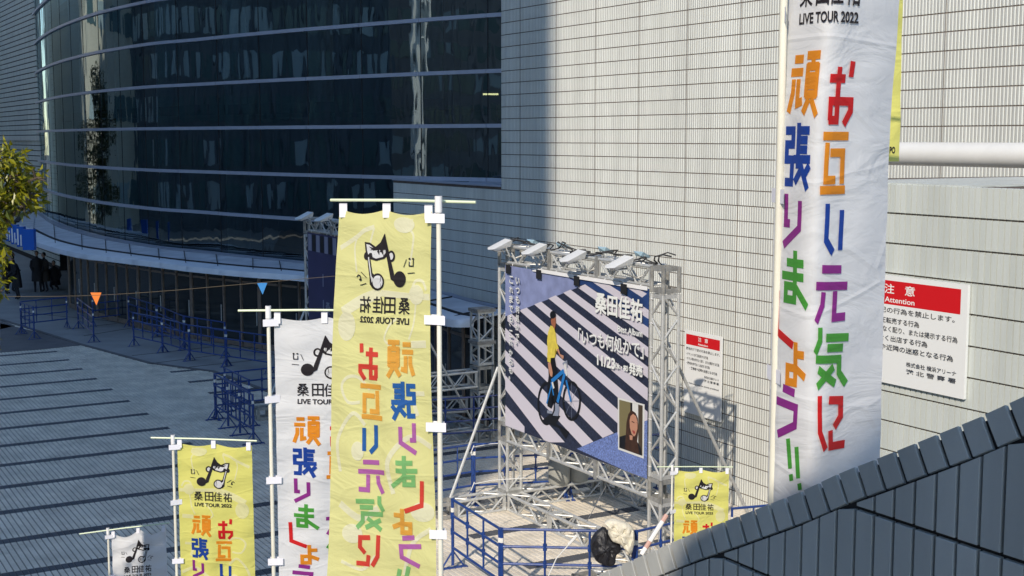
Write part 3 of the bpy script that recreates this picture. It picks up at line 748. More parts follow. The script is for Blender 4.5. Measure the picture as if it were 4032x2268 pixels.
def banner_print(cloth, logo='note'):
    P = Print(); K = .6 / 815.0
    X = lambda x: (x - 65) * K; Y = lambda y: (y - 95) * K
    L_ = lambda pts: [(X(a), Y(b)) for a, b in pts]
    if cloth == 'yellow':
        for pts, w_ in (([(230, 120), (250, 180), (215, 240), (240, 420)], 14), ([(560, 185), (640, 200), (700, 240), (780, 290), (850, 330)], 26), ([(560, 190), (590, 290)], 14), ([(700, 240), (720, 320), (690, 470)], 12),
                        ([(100, 560), (130, 510), (190, 510), (220, 570)], 16), ([(70, 600), (240, 600), (480, 590)], 34), ([(480, 590), (640, 640), (800, 720)], 60), ([(180, 600), (200, 760), (240, 860)], 12), ([(340, 740), (400, 780), (440, 860), (400, 900)], 12),
                        ([(100, 880), (220, 890)], 40), ([(560, 1180), (650, 1110), (740, 1110), (790, 1170), (740, 1260), (640, 1260)], 18), ([(120, 1180), (210, 1200), (180, 1320)], 26), ([(600, 1400), (700, 1330), (820, 1500), (800, 1700)], 22),
                        ([(80, 1500), (250, 1450), (420, 1600), (380, 1800)], 30), ([(500, 1900), (640, 1980), (800, 1900)], 40), ([(100, 2000), (240, 2100), (300, 2300)], 26), ([(520, 2200), (620, 2300), (780, 2260)], 18)):
            pts = [Vector(q) for q in pts]; P.line('pale', L_([(q.x, q.y) for q in (catmull(pts, 7) if len(pts) > 2 else pts)]), w_ * K * 1.15)
        for c in ((300, 160, 90, 50), (180, 590, 60, 60), (760, 800, 75, 90), (160, 1900, 90, 60), (700, 2080, 80, 60), (660, 1560, 50, 60)):
            P.poly('pale', L_(ell(*c)))
    # two joined notes, one black one white (no faces)
    P.n = 25; bk_ = 'black'; wh = 'fold'; P.g = 'note_emblem'
    P.poly(bk_, L_(ell(400, 366, 32, 36))); P.poly(wh, L_(ell(402, 366, 18, 22)))
    P.poly(bk_, L_(ell(614, 366, 22, 26)))
    P.poly(bk_, L_([(440, 322), (470, 306), (540, 310), (590, 282), (636, 276), (626, 330), (606, 392), (592, 384), (530, 398), (462, 386), (436, 366)]))
    P.poly(wh, L_([(450, 332), (478, 320), (545, 324), (592, 296), (620, 290), (612, 330), (596, 366), (530, 384), (468, 374), (444, 358)]))
    P.poly(bk_, L_([(586, 364), (610, 366), (578, 500), (574, 540), (548, 566), (540, 480), (556, 470)]))
    P.poly(bk_, L_(ell(510, 524, 56, 52))); P.poly(wh, L_(ell(508, 524, 42, 39)))
    P.poly(wh, L_([(592, 372), (600, 376), (568, 498), (556, 530), (545, 505), (562, 490)]))
    P.poly(bk_, L_(ell(322, 502, 52, 48)))
    P.poly(bk_, L_([(464, 232), (452, 340), (398, 505), (366, 520), (372, 470), (420, 350)]))
    P.poly(bk_, L_([(464, 232), (498, 286), (552, 318), (598, 306), (560, 334), (452, 332)]))
    for pts, w_ in (([(270, 378), (292, 430)], 5), ([(198, 460), (256, 465)], 5), ([(604, 500), (652, 468)], 5), ([(604, 535), (656, 548)], 5),
                    ([(212, 372), (212, 420), (246, 420), (246, 392)], 7), ([(650, 512), (660, 490), (676, 486), (688, 500)], 7)):
        P.line(bk_, L_(pts), w_ * K)
    P.poly(bk_, L_(ell(214, 374, 9, 7, 8))); P.poly(bk_, L_(ell(244, 374, 9, 7, 8))); P.poly(bk_, L_(ell(656, 514, 11, 8, 8)))
    P.g = 'name_lettering'; P.n = 25
    for ch, cx in zip('桑田佳祐', (282, 400, 497, 606)):
        P.text(bk_, ch, X(cx - 47), X(cx + 47), Y(612), Y(712), .012)
    P.g = 'tour_lettering'; P.n = 30
    P.text(bk_, 'LIVE TOUR 2022', X(238), X(648), Y(733), Y(772), .03)
    for g, x, y, w_, h_ in (('gan', 200, 865, 215, 215), ('haru', 180, 1112, 208, 222), ('ri', 190, 1362, 150, 180), ('ma', 190, 1560, 200, 200), ('shi', 150, 1712, 145, 190), ('yo', 240, 1884, 150, 155), ('u', 160, 2056, 190, 170), ('bang', 250, 2240, 150, 165),
                            ('o', 485, 900, 175, 210), ('tagai', 460, 1148, 180, 205), ('i', 480, 1392, 160, 172), ('gen', 450, 1608, 215, 195), ('ki', 450, 1826, 225, 208), ('ni', 480, 2070, 185, 198)):
        col, strokes = GL[g]; P.g = 'letter|' + g; P.n = 25
        for k, sk in enumerate(strokes):
            P.line(col, [(X(x + w_ * a / 100), Y(y + h_ * b / 100)) for a, b in sk], 30 * K)
    P.g = ''
    return P

M_STITCH = mat('white_strap', (.86, .85, .90), .7)
def nobori(px, py, ztop_, ang, cloth, label, xm, ym, side=-1, sag=.02, plen=3.2, rodtilt=0.0, left=1, rod_out=.17, foot=None, extra=None, bs=1.0, group='tall event banners on poles'):
    """pole at (px,py); the cloth runs from the pole along ang; side=-1 prints towards the viewer"""
    ex = Vector((math.cos(ang), math.sin(ang), 0)) * left; ey = Vector((-math.sin(ang), math.cos(ang), 0))
    base = Vector((px, py, ztop_ - plen)); root = tag(empty('event_banner', base, 0, label, 'banner', group))
    P0 = Vector((px, py, ztop_ - .06))
    def mp(a, b, lay=0.0, flip=1):
        sg = sag * (1 - abs(math.sin(math.pi * 2 * a / .6))) if b < .001 else 0
        dz = -sag * abs(math.sin(2 * math.pi * a / .6)) * max(0, 1 - b / .25)
        return P0 + ex * (.03 + xm(a, b)) + ey * (ym(a, b) + side * (.0008 + .00012 * lay) * (1 if lay else 0)) + Vector((0, 0, -.07 - b * bs + dz + rodtilt * a))
    INK_ = INKB if left < 0 else INK
    nx, ny = 28, 90; vs = []; fs = []
    for j in range(ny + 1):
        for i in range(nx + 1): vs.append(mp(.6 * i / nx, 1.8 * j / ny))
    for j in range(ny):
        for i in range(nx): q = j * (nx + 1) + i; fs.append((q, q + 1, q + nx + 2, q + nx + 1))
    c = MB().add(vs, fs).build('cloth', INK_[cloth], None, True); under(c, root)
    P = banner_print(cloth)
    if extra: extra(P)
    P.build(mp, root, INK_, [.6 * i / nx for i in range(1, nx)], [1.8 * j / 60 for j in range(1, 60)], NAMES, root)
    poleb = foot if foot is not None else base
    pt = Vector((px, py, ztop_ - .065))
    under(MB().tube([poleb, poleb.lerp(pt, .5), pt], .0105, 12, True, [.0135, .0115, .0105]).build('pole', M_POLE, None, True), root)
    under(MB().tube([pt + Vector((0, 0, -.07)), pt + Vector((0, 0, .0))], .0165, 12).build('pole_cap', M_WHITE, None, True), root)
    jz = pt.z - 2.05
    under(MB().tube([(px, py, jz - .05), (px, py, jz + .05)], .0155, 12).build('pole_joint', M_WHITE, None, True), root)
    ra = P0 - ex * rod_out + Vector((0, 0, -.032 - rodtilt * rod_out)); rb = P0 + ex * (.07 + xm(.6, 0)) + ey * ym(.6, 0) + Vector((0, 0, -.032 + rodtilt * .65))
    under(MB().tube([ra, ra.lerp(rb, .5) + Vector((0, 0, .004)), rb], .0065, 8).build('cross_rod', M_ROD, None, True), root)
    for a in (.02, .29, .575):
        p = mp(a, 0); hh = .010
        m_ = MB()
        for dy in (-.008, .008): m_.obox(p + Vector((0, 0, -.002)) + ey * dy, ex * .017, ey * .0015, (0, 0, hh + .02))
        m_.obox(p + Vector((0, 0, -.002 + hh + .02)), ex * .017, ey * .0095, (0, 0, .0015))
        under(m_.build('tab', M_STITCH), root)
    for b in (.03, .47, .94, 1.42):
        p = mp(0, b); q = Vector((px, py, p.z)); c_ = (p + q) / 2 + ey * side * .0165; d = (p - q); d.z = 0; dl = d.length / 2 + .028
        m_ = MB().obox(c_, d.normalized() * dl, ey * .0012, (0, 0, .02)).obox(c_ - ey * side * .034, d.normalized() * dl * .8, ey * .0012, (0, 0, .02))
        under(m_.build('tab', M_STITCH), root)
    return root

rip = lambda a, b, k=1.0: k * (.010 * math.sin(9 * a + 2.2 * b) + .006 * math.sin(23 * a + 5 * b + 1) + .004 * math.sin(31 * b + 6 * a) + .007 * math.sin(2 * math.pi * a / .3 + .6 * math.sin(3 * b)) + .004 * math.exp(-((b - .45 - .08 * a) / .03) ** 2) + .004 * math.exp(-((b - .92 + .12 * a) / .03) ** 2) + .0045 * math.exp(-((b - 1.36 - .15 * a) / .035) ** 2) + .004 * math.exp(-((a - .31) / .016) ** 2))
def ximg(x, Y, y=1400): return atY(x, y, Y).x
# big white banner on the right: folded along the middle
Yw = 3.72
def ymw(a, b): return .19 * (math.sqrt((a - .30) ** 2 + .003) / .3) - .155 + rip(a, b, .7)
def xmw(a, b):
    t_ = max(0, .085 - a); return -.052 * min(1, .25 + b) + max(0, a - .42) * .3 * (.30 + b / 22) + .54 * a + .28 * (ymw(a, b) - ymw(0, b)) + t_ * .25 * min(1, b * 1.5) - .004 * b
nobori(ximg(3066, Yw, 900) , Yw, H + .97, 0, 'white', 'largest white banner hanging against the pale tiled wall, in front of all others', xmw, ymw, plen=3.4, group='white banners with coloured lettering', bs=1.065)
# yellow banner behind it
def addpo(P): P.text('black', 'PO', .53, .568, 1.745, 1.77, .03)
Yb = 4.75
xr = ximg(3628, Yb, 400)
nobori(xr - .40, Yb, H + 1.86 - .015, 0, 'yellow', 'yellow banner mostly hidden behind the largest white banner', lambda a, b: a * .58, lambda a, b: .3 * a + rip(a, b), plen=4.2, extra=addpo, group='yellow banners with coloured lettering')
# big yellow, seen from its back: pole on the right
Yy = 5.66
def xmy(a, b): return a * (.70 + .085 * min(1.8, b)) + .010 * math.sin(3 * b)
def ymy(a, b): return .35 * a + rip(a, b, .9) - .05 * a * b
nobori(ximg(1731, Yy, 1500), Yy, H - .18, 0, 'yellow', 'large yellow banner seen from the back with mirrored lettering, pole on its right', xmy, ymy, plen=3.4, left=-1, rod_out=.16, group='yellow banners with coloured lettering')
Yq = 7.4
nobori(ximg(1066, Yq, 1700), Yq, H - .875, 0, 'white', 'white banner half hidden behind the large mirrored yellow one', lambda a, b: a * .985, lambda a, b: rip(a, b), plen=3.7, rod_out=.17, group='white banners with coloured lettering')
Ys = 10.05
nobori(ximg(688, Ys, 1980), Ys, H - 2.22, 0, 'yellow', 'small yellow banner standing over the shaded plaza, pole on its left', lambda a, b: a * .97, lambda a, b: rip(a, b), plen=3.6, rodtilt=-.03, group='yellow banners with coloured lettering')
Yf = 14.3
nobori(ximg(2645, Yf, 1980), Yf, H - 3.52, 0, 'yellow', 'smallest yellow banner, at the foot of the truss behind the parapet', lambda a, b: a, lambda a, b: rip(a, b, 1.4), plen=3.25, group='yellow banners with coloured lettering')
Yg = 13.5
nobori(ximg(428, Yg, 2180), Yg, H - 4.0, 0, 'white', 'grey looking white banner in tree shade at the bottom left', lambda a, b: a * .97, lambda a, b: rip(a, b, 1.8), plen=2.78, rodtilt=.13, sag=.06, rod_out=.30, group='white banners with coloured lettering')
# ================================================================= POSTER STANDS
T0 = 11.98
sL = s_at(1999, T0) if False else atZ(1998, 2011, 0).dot(U); T0 = atZ(1998, 2011, 0).dot(N)
sR = atT(2562, 1500, T0).dot(U); W_ = .29
print('screen', sL, sR, T0)
def truss(root, A, B, e1, e2, w1=.29, w2=.29, name='truss_beam', m=None, cell=.34):
    A, B = Vector(A), Vector(B); e1, e2 = Vector(e1), Vector(e2); d = (B - A); Ln = d.length; d.normalize()
    cs = [Vector(), e1 * w1, e1 * w1 + e2 * w2, e2 * w2]; mb = MB(); r = .029
    for c in cs: mb.tube([A + c, B + c], r, 8)
    for e in (A + d * .03, B - d * .03):
        for i in range(4):
            a, b = e + cs[i], e + cs[(i + 1) % 4]; dd = (b - a).normalized(); mb.obox((a + b) / 2, (b - a) / 2, d * .03, dd.cross(d) * .008)
    beam = mb.build(name, M_ALU, None, True); under(beam, root)
    n = max(2, int(round(Ln / cell)))
    for f in range(4):
        a0, b0 = cs[f], cs[(f + 1) % 4]
        for k in range(n):
            l0, l1 = Ln * (k + .05) / n, Ln * (k + .95) / n
            p, q = (a0, b0) if (k + f) % 2 else (b0, a0)
            bar('brace', A + p + d * l0, A + q + d * l1, .0175, M_ALU, beam)
    return beam
def corner(root, c0, wu, wn, h):
    """open cube block of perforated plates"""
    mb = MB(); o = Vector(c0)
    for i in (0, 1):
        for j in (0, 1):
            p = o + U * (wu * i) + N * (wn * j)
            mb.obox(p + Vector((0, 0, h / 2)), U * .035, N * .006, (0, 0, h / 2)); mb.obox(p + Vector((0, 0, h / 2)), U * .006, N * .035, (0, 0, h / 2 - .002))
    for zz in (.035, h - .035):
        for i in (0, 1):
            mb.obox(o + U * (wu / 2) + N * (wn * i) + Vector((0, 0, zz)), U * (wu / 2), N * .0055, (0, 0, .035))
            mb.obox(o + N * (wn / 2) + U * (wu * i) + Vector((0, 0, zz)), N * (wn / 2), U * .0055, (0, 0, .035))
    b = under(mb.build('corner_block', M_ALUP), root)
    return b
def stand(label, group):
    root = tag(empty('poster_stand', ST(sL - W_, T0), 0, label, 'truss stand', group))
    z = Vector((0, 0, 1))
    for s0 in (sL - W_, sR):
        truss(root, ST(s0, T0, .36), ST(s0, T0, 1.27), U, N, name='truss_tower')
        corner(root, ST(s0, T0, 1.27), W_, W_, .36)
        truss(root, ST(s0, T0, 1.64), ST(s0, T0, 4.47), U, N, name='truss_tower')
        corner(root, ST(s0, T0, 4.49), W_, W_, .40)
        # base plate
        mb = MB().stbox(s0 - .03, s0 + W_ + .03, T0 - .03, T0, .3, .37).stbox(s0 - .03, s0 + W_ + .03, T0 + W_, T0 + W_ + .03, .3, .37)
        mb.stbox(s0 - .032, s0 - .003, T0, T0 + W_, .3, .37).stbox(s0 + W_ + .003, s0 + W_ + .032, T0, T0 + W_, .3, .37)
        under(mb.build('base_plate', M_ALUP), root)
        truss(root, ST(s0, T0 - 1.05, .03), ST(s0, T0 - .04, .03), U, z, w2=.28)
        truss(root, ST(s0, T0 + W_ + .04, .03), ST(s0, T0 + 2.1, .03), U, z, w2=.28)
        corner(root, ST(s0, T0 - 1.38, .02), W_, .31, .31); corner(root, ST(s0, T0 + 2.12, .02), W_, .3, .31)
        under(MB().tube([ST(s0 + .1, T0 + W_, 3.6 if s0 == sR else 2.6), ST(s0 + .1, T0 + 2.15, .34)], .026, 8).build('strut', M_ALU, None, True), root)
    zb, zt = 1.31, 4.585
    L3 = (sR - sL) / 3
    for k in range(3):
        a, b = sL + L3 * k, sL + L3 * (k + 1)
        truss(root, ST(a + .01, T0, zb), ST(b - .01, T0, zb), N, z)
        truss(root, ST(a + .01, T0, zt), ST(b - .01, T0, zt), N, z)
        truss(root, ST(a + .01, T0, .03), ST(b - .01, T0, .03), N, z, w2=.28)
        truss(root, ST(a + .01, T0 + 2.13, .03), ST(b - .01, T0 + 2.13, .03), N, z, w2=.28)
    for k in range(4):
        mb = MB(); s_ = sL + L3 * k
        if k in (0, 3): continue
        for z0 in (zb - .03, zt - .03):
            for t_ in (T0 - .03, T0 + W_ + .03): mb.obox(ST(s_, t_, z0 + .175), U * .045, N * .006, (0, 0, .19))
        under(mb.build('joint_plate', M_ALUP), root)
    # clips that hold the poster
    mb = MB()
    for k in range(9):
        s_ = sL + (sR - sL) * (k + .5) / 9
        for zz in (4.52, 1.63): mb.tube([ST(s_, T0 - .03, zz - .05), ST(s_, T0 - .035, zz + .05), ST(s_, T0 + .02, zz + .09)], .008, 5)
    for k in range(8):
        zz = 1.8 + k * .37
        for s_ in (sL - .01, sR + .01): mb.tube([ST(s_ - .05, T0 - .02, zz), ST(s_ + .05, T0 - .02, zz)], .008, 5)
    under(mb.build('clip', M_WHITE), root)
    return root
stA = stand('sunlit aluminium truss stand carrying the striped cycling poster', 'aluminium truss stands on the plaza')
# outrigger and tie bar of the lit stand
under(MB().tube([ST(sL - .35, T0 - .0, 2.62), ST(sL - .15, T0 - 1.1, .36)], .028, 8).build('strut', M_ALU, None, True), stA)
dS = -9.7
stB = copy_tree(stA); stB.location = Vector(stA.location) + U * dS
tag(stB, 'shaded aluminium truss stand carrying the dark purple poster, behind the yellow banner', 'truss stand')
tw = tag(empty('truss_tower', ST(-26.1, 14.0), 0, 'short truss tower with timber blocks in shade right of the mirrored yellow banner', 'truss tower'))
truss(tw, ST(-26.1, 14.0, .05), ST(-26.1, 14.0, 1.15), U, N, .36, .36, cell=.42)
truss(tw, ST(-26.1, 14.0, 1.72), ST(-26.1, 14.0, 2.2), U, N, .36, .36, cell=.42)
truss(tw, ST(-26.1, 14.0, 2.25), ST(-26.1, 14.0, 2.95), U, N, .36, .36, cell=.42)
corner(tw, ST(-26.1, 14.0, 1.17), .36, .36, .52)
M_WOOD = mat('weathered_board', (.33, .30, .26), .8, var=.3, scale=12, stretch=(1, 1, 6), bump=.3)
for z_ in (2.2, 2.93): under(MB().stbox(-26.15, -25.7, 13.95, 14.42, z_, z_ + .07).build('board', M_WOOD), tw)
truss(tw, ST(-26.1, 13.96, 1.25), ST(-26.1, 11.3, 1.25), U, (0, 0, 1), .36, .34)
truss(tw, ST(-26.5, 13.96, .6), ST(-26.5, 11.3, .75), U, (0, 0, 1), .3, .3)
under(MB().tube([ST(-27.2, 12.7, 2.5), ST(-26.3, 12.9, 1.3)], .03, 8).build('strut', M_ALU, None, True), tw)

def vinyl(name, col, rough=.45, var=0, scale=20, c2=None):
    m = mat(name, col, rough, var=var, scale=scale); return m
V = {'navy': vinyl('print_asphalt', (.022, .028, .055), .5, .5, 30), 'white': vinyl('print_white', (.62, .58, .64)), 'lblue': vinyl('print_pavement', (.235, .27, .46), .5, .16, 5),
     'dblue': vinyl('print_dark_blue', (.02, .05, .16), .5, .3, 4), 'speck': vinyl('print_speckle', (.15, .21, .46), .5, .55, 38),
     'text': vinyl('print_text_white', (.84, .85, .80)), 'shade': vinyl('print_text_shadow', (.22, .21, .24)), 'tan': vinyl('print_tan', (.20, .17, .08)), 'brown': vinyl('print_brown', (.07, .05, .03)),
     'hair': vinyl('print_hair', (.05, .022, .012), .5, .3, 12), 'skin': vinyl('print_skin', (.50, .25, .16)), 'black': vinyl('print_black', (.008, .008, .01)), 'lip': vinyl('print_lip', (.35, .06, .05)),
     'yellow': vinyl('print_yellow', (.70, .56, .08), .5, .15, 12), 'blue': vinyl('print_blue', (.02, .18, .50)), 'grey': vinyl('print_grey', (.25, .28, .36)), 'red': vinyl('print_red', (.62, .008, .012)),
     'purple': vinyl('print_purple', (.055, .05, .13), .5, .1, 2), 'bone': vinyl('print_bone', (.70, .70, .66)), 'ink': vinyl('print_ink', (.06, .06, .065)), 'skin2': vinyl('print_skin_dark', (.34, .12, .06))}
def poster_frame(x, y, T):  # picture point on the sheet plane -> (s, -z)
    p = atT(x, y, T); return (p.dot(U), -p.z)
TPOS = T0 - .045
posA = tag(empty('printed_poster', ST(sL, TPOS), 0, 'large striped poster with a man and blue bicycle and white lettering on the lit truss', 'poster'))
under(MB().stbox(sL + .005, sR - .005, TPOS, TPOS + .004, 1.60, 4.54).build('sheet', V['navy']), posA)
def mpA(a, b, lay=0): return U * a + N * (TPOS - .0006 * lay - .0004) + Vector((0, 0, -b))
P = Print()
A_ = lambda x, y: poster_frame(1960 + x / 4.025, 1000 + y / 4.025, TPOS)
B_ = lambda x, y: poster_frame(1960 + x / 4.025, 1340 + y / 4.025, TPOS)
smin, smax = sL + .006, sR - .006; z0p, z1p = -4.538, -1.602
def clipp(pts):
    def clip(pts, f, inter):
        out = []
        for i in range(len(pts)):
            a, b = pts[i], pts[(i + 1) % len(pts)]
            if f(a): out.append(a)
            if f(a) != f(b): out.append(inter(a, b))
        return out
    def ix(c): return lambda a, b: (c, a[1] + (b[1] - a[1]) * (c - a[0]) / (b[0] - a[0]))
    def iy(c): return lambda a, b: (a[0] + (b[0] - a[0]) * (c - a[1]) / (b[1] - a[1]), c)
    for f, g in ((lambda p: p[0] >= smin, ix(smin)), (lambda p: p[0] <= smax, ix(smax)), (lambda p: p[1] >= z0p, iy(z0p)), (lambda p: p[1] <= z1p, iy(z1p))):
        pts = clip(pts, f, g)
        if len(pts) < 3: return None
    return pts
def AP(col, pts, same=False, fr=A_):
    q = clipp([fr(*p) for p in pts])
    if q: P.poly(col, q, same)
AP('lblue', [(60, 100), (975, 262), (1300, 500), (1270, 530), (150, 978), (60, 1010)])
AP('dblue', [(975, 262), (1300, 500), (1385, 478), (1900, 800), (2300, 1180), (2500, 1330), (2500, 900), (2480, 480), (1620, 330)])
AP('speck', [(1250, 3088), (1340, 3050), (2480, 2590), (2480, 3560), (2300, 3560)])
STR = [[(1830, 385), (1975, 412), (2365, 630), (2290, 690)], [(1620, 395), (2480, 943), (2480, 1090), (1490, 435)], [(1385, 480), (2480, 1228), (2480, 1395), (1270, 530)], [(1155, 565), (2480, 1547), (2480, 1712), (1040, 615)],
       [(920, 655), (2480, 1867), (2480, 2050), (805, 705)], [(690, 755), (2480, 2208), (2480, 2420), (580, 800)], [(460, 850), (2480, 2590), (2435, 2610), (2330, 2652), (345, 895)], [(225, 950), (2200, 2735), (1900, 2860), (1900, 2683), (155, 1060), (155, 978)],
       [(100, 1150), (1840, 2840), (1665, 2915), (100, 1340)], [(100, 1500), (1515, 2975), (1340, 3050), (100, 1708)], [(100, 1896), (1065, 2985), (760, 2985), (100, 2118)], [(100, 2366), (425, 2735), (425, 2900), (100, 2900)]]
P.n += 1
for k, q in enumerate(STR): P.g = 'crossing_stripe|%d' % k; AP('white', q, True)
P.g = 'photo_print'
# photograph on the poster
def BP(col, pts): AP(col, pts, fr=B_)
BP('bone', [(1905, 905), (2330, 1015), (2315, 1875), (1910, 1728)])
BP('tan', [(1928, 940), (2300, 1035), (2295, 1830), (1928, 1700)])
BP('black', [(2105, 985), (2135, 993), (2135, 1300), (2105, 1300)]); BP('bone', [(2137, 994), (2230, 1018), (2230, 1640), (2137, 1600)]); BP('brown', [(2230, 1018), (2300, 1035), (2296, 1828), (2232, 1790)])
BP('black', [(1930, 1530), (2060, 1490), (2200, 1580), (2270, 1700), (2290, 1828), (1930, 1700)])
BP('hair', [(2140, 1115), (2190, 1150), (2225, 1230), (2235, 1420), (2215, 1600), (2250, 1800), (2190, 1790), (2020, 1730), (2035, 1500), (2045, 1300), (2075, 1170), (2105, 1125)])
BP('skin', [(2110, 1200), (2150, 1165), (2195, 1200), (2222, 1290), (2220, 1400), (2190, 1500), (2165, 1525), (2125, 1480), (2100, 1380), (2095, 1270)])
BP('skin', [(2095, 1500), (2145, 1510), (2140, 1580), (2100, 1575)])
BP('lip', [(2140, 1420), (2180, 1440), (2185, 1470), (2165, 1485), (2142, 1450)]); BP('hair', [(2130, 1275), (2175, 1300), (2170, 1312), (2130, 1290)]); BP('hair', [(2205, 1300), (2222, 1305), (2220, 1316)])
# cyclist
P.g = 'cyclist_print'
def BL(col, pts, w_): P.line(col, [B_(*p) for p in pts], w_)
def ring_(cx, cy, rx, ry, w_, col='black'):
    P.line(col, [B_(cx + rx * math.cos(k * math.pi / 16), cy + ry * math.sin(k * math.pi / 16)) for k in range(32)], w_, True)
BP('black', [(700, 1280), (830, 1330), (1140, 1449), (1080, 1560), (930, 1320), (1000, 1200), (860, 1150)])
ring_(780, 1000, 130, 320, .055); ring_(1180, 960, 132, 290, .055)
for k in range(0, 16, 2):
    c, s_ = math.cos(k * math.pi / 8), math.sin(k * math.pi / 8); BL('grey', [(1180, 960), (1180 + 125 * c, 960 + 280 * s_)], .006)
BP('black', [(805, 270), (915, 275), (950, 480), (970, 760), (970, 960), (905, 980), (900, 820), (880, 700), (860, 1080), (800, 1040), (800, 720), (820, 560)])
for pts, c, w_ in (([(865, 650), (1060, 480)], 'blue', .07), ([(1075, 520), (960, 980)], 'blue', .07), ([(870, 690), (790, 1000)], 'blue', .035), ([(1100, 630), (1175, 970)], 'blue', .05), ([(860, 660), (900, 870)], 'blue', .035),
                   ([(1070, 330), (1110, 560)], 'bone', .05), ([(1045, 370), (1110, 330), (1120, 430)], 'grey', .03), ([(880, 660), (905, 760)], 'bone', .05), ([(800, 1130), (880, 1140)], 'grey', .05)):
    BL(c, pts, w_)
BP('grey', [(925, 1000), (985, 1010), (990, 1100), (975, 1200), (890, 1190), (925, 1110)])
AP('yellow', [(855, 1130), (905, 1150), (935, 1260), (950, 1400), (985, 1490), (950, 1540), (925, 1480), (920, 1640), (850, 1650), (810, 1600), (800, 1380), (815, 1240)])
AP('yellow', [(800, 1560), (860, 1580), (855, 1725), (805, 1700)])
BP('skin', [(812, 350), (858, 350), (890, 510), (880, 580), (850, 560), (825, 460)]); BP('skin', [(950, 140), (985, 130), (1010, 220), (1065, 240), (1060, 290), (1040, 290), (1000, 240)])
AP('skin2', [(860, 1010), (935, 1000), (940, 1100), (925, 1190), (905, 1170), (870, 1110), (862, 1060)]); AP('black', ell(893, 962, 46, 62)); AP('black', [(850, 960), (875, 960), (872, 1040), (858, 1040)])
# lettering
P.g = ''
def ptext(body, lb, rb, lt, bold=.02, fr=A_, sh=.014):
    P.g = ''
    """left-bottom, right-bottom, left-top picture points of the line of text"""
    a, b, c = fr(*lb), fr(*rb), fr(*lt)
    y0, y1 = c[1], (a[1] + b[1]) / 2
    if sh: P.text('shade', body, a[0] + sh, b[0] + sh, y0 + sh, y1 + sh, bold)
    P.text('text', body, a[0], b[0], y0, y1, bold)
    if sh and len(body) < 9: P.text('text', body, a[0] + .009, b[0] + .009, y0, y1, bold); P.text('text', body, a[0] + .004, b[0] + .004, y0 + .008, y1 + .008, bold)
ptext('桑田佳祐', (1565, 935), (2310, 1072), (1565, 592), .012)
ptext('Best Album', (1925, 1225), (2315, 1318), (1925, 1128), .015)
ptext('「いつも何処かで」', (1300, 1400), (2335, 1675), (1300, 1165), .012)
ptext('11/23', (1600, 385), (1880, 450), (1600, 215), .015, B_); ptext('（水・祝）', (1890, 430), (2090, 500), (1890, 350), .01, B_); ptext('発売', (2110, 525), (2320, 582), (2110, 340), .012, B_)
for body, x, ys, fr0 in (('いつも何処かで。', 345, [(370, 470), (530, 615), (655, 775), (820, 925), (955, 1070), (1110, 1200), (1260, 1370), (1385, 1425)], 0), ('これまでも、これからも。', 250, [(345, 460), (510, 610), (655, 765), (815, 910), (955, 1070), (1100, 1140), (1200, 1310), (1345, 1440), (1510, 1600), (1640, 1740), (1790, 1880), (1940, 1980)], 0)):
    for ch, (y0, y1) in zip(body, ys):
        a = A_(x - 30, y1); b = A_(x + 30, y1); c = A_(x, y0)
        wq = (b[0] - a[0]) * (.4 if ch in '。、' else 1)
        P.text('shade', ch, a[0] + .012, a[0] + wq + .012, c[1] + .012, a[1] + .012, .012); P.text('text', ch, a[0], a[0] + wq, c[1], a[1], .012)
P.build(mpA, posA, V, names={'white': 'crossing_stripes', 'navy': 'printed_asphalt', 'text': 'lettering', 'shade': 'lettering_shadow'}, root=posA, zn='printed_figure')
under(MB().stbox(sL + 1.0, sR - .02, TPOS - .03, TPOS - .022, 4.515, 4.575).build('eyelet_strip', M_WHITE), posA)
for s_ in (sL + .1, sL + 1.15, sL + 2.35, sL + 3.7):
    under(MB().stbox(s_, s_ + .16, TPOS - .045, TPOS - .04, 4.40, 4.56).build('tape', M_BLACK), posA)
# purple poster
posB = tag(empty('printed_poster', ST(sL + dS, TPOS), 0, 'dark purple poster with pale squares on the shaded truss', 'poster'))
under(MB().stbox(sL + dS + .005, sR + dS - .005, TPOS, TPOS + .004, 1.60, 4.54).build('sheet', V['purple']), posB)
P = Print(); s0 = sL + dS
V['pale'] = vinyl('print_pale_lilac', (.30, .30, .40)); V['dark'] = V['black']
for k in range(7): P.poly('pale' if k % 2 == 0 else 'dark', [(s0 + .05 + .26 * k, -4.5), (s0 + .27 + .26 * k, -4.5), (s0 + .27 + .26 * k, -4.1), (s0 + .05 + .26 * k, -4.1)])
for k in range(4): P.poly('pale', [(s0 + .95, -3.6 + .62 * k), (s0 + 1.01, -3.6 + .62 * k), (s0 + 1.01, -3.3 + .62 * k), (s0 + .95, -3.3 + .62 * k)])
for k, ch in enumerate('桑田佳祐'): P.text('pale', ch, s0 + 1.12, s0 + 1.42, -2.95 + .36 * k, -2.65 + .36 * k, .01)
P.build(lambda a, b, lay=0: U * a + N * (TPOS - .0006 * lay - .0004) + Vector((0, 0, -b)), posB, V, root=posB)

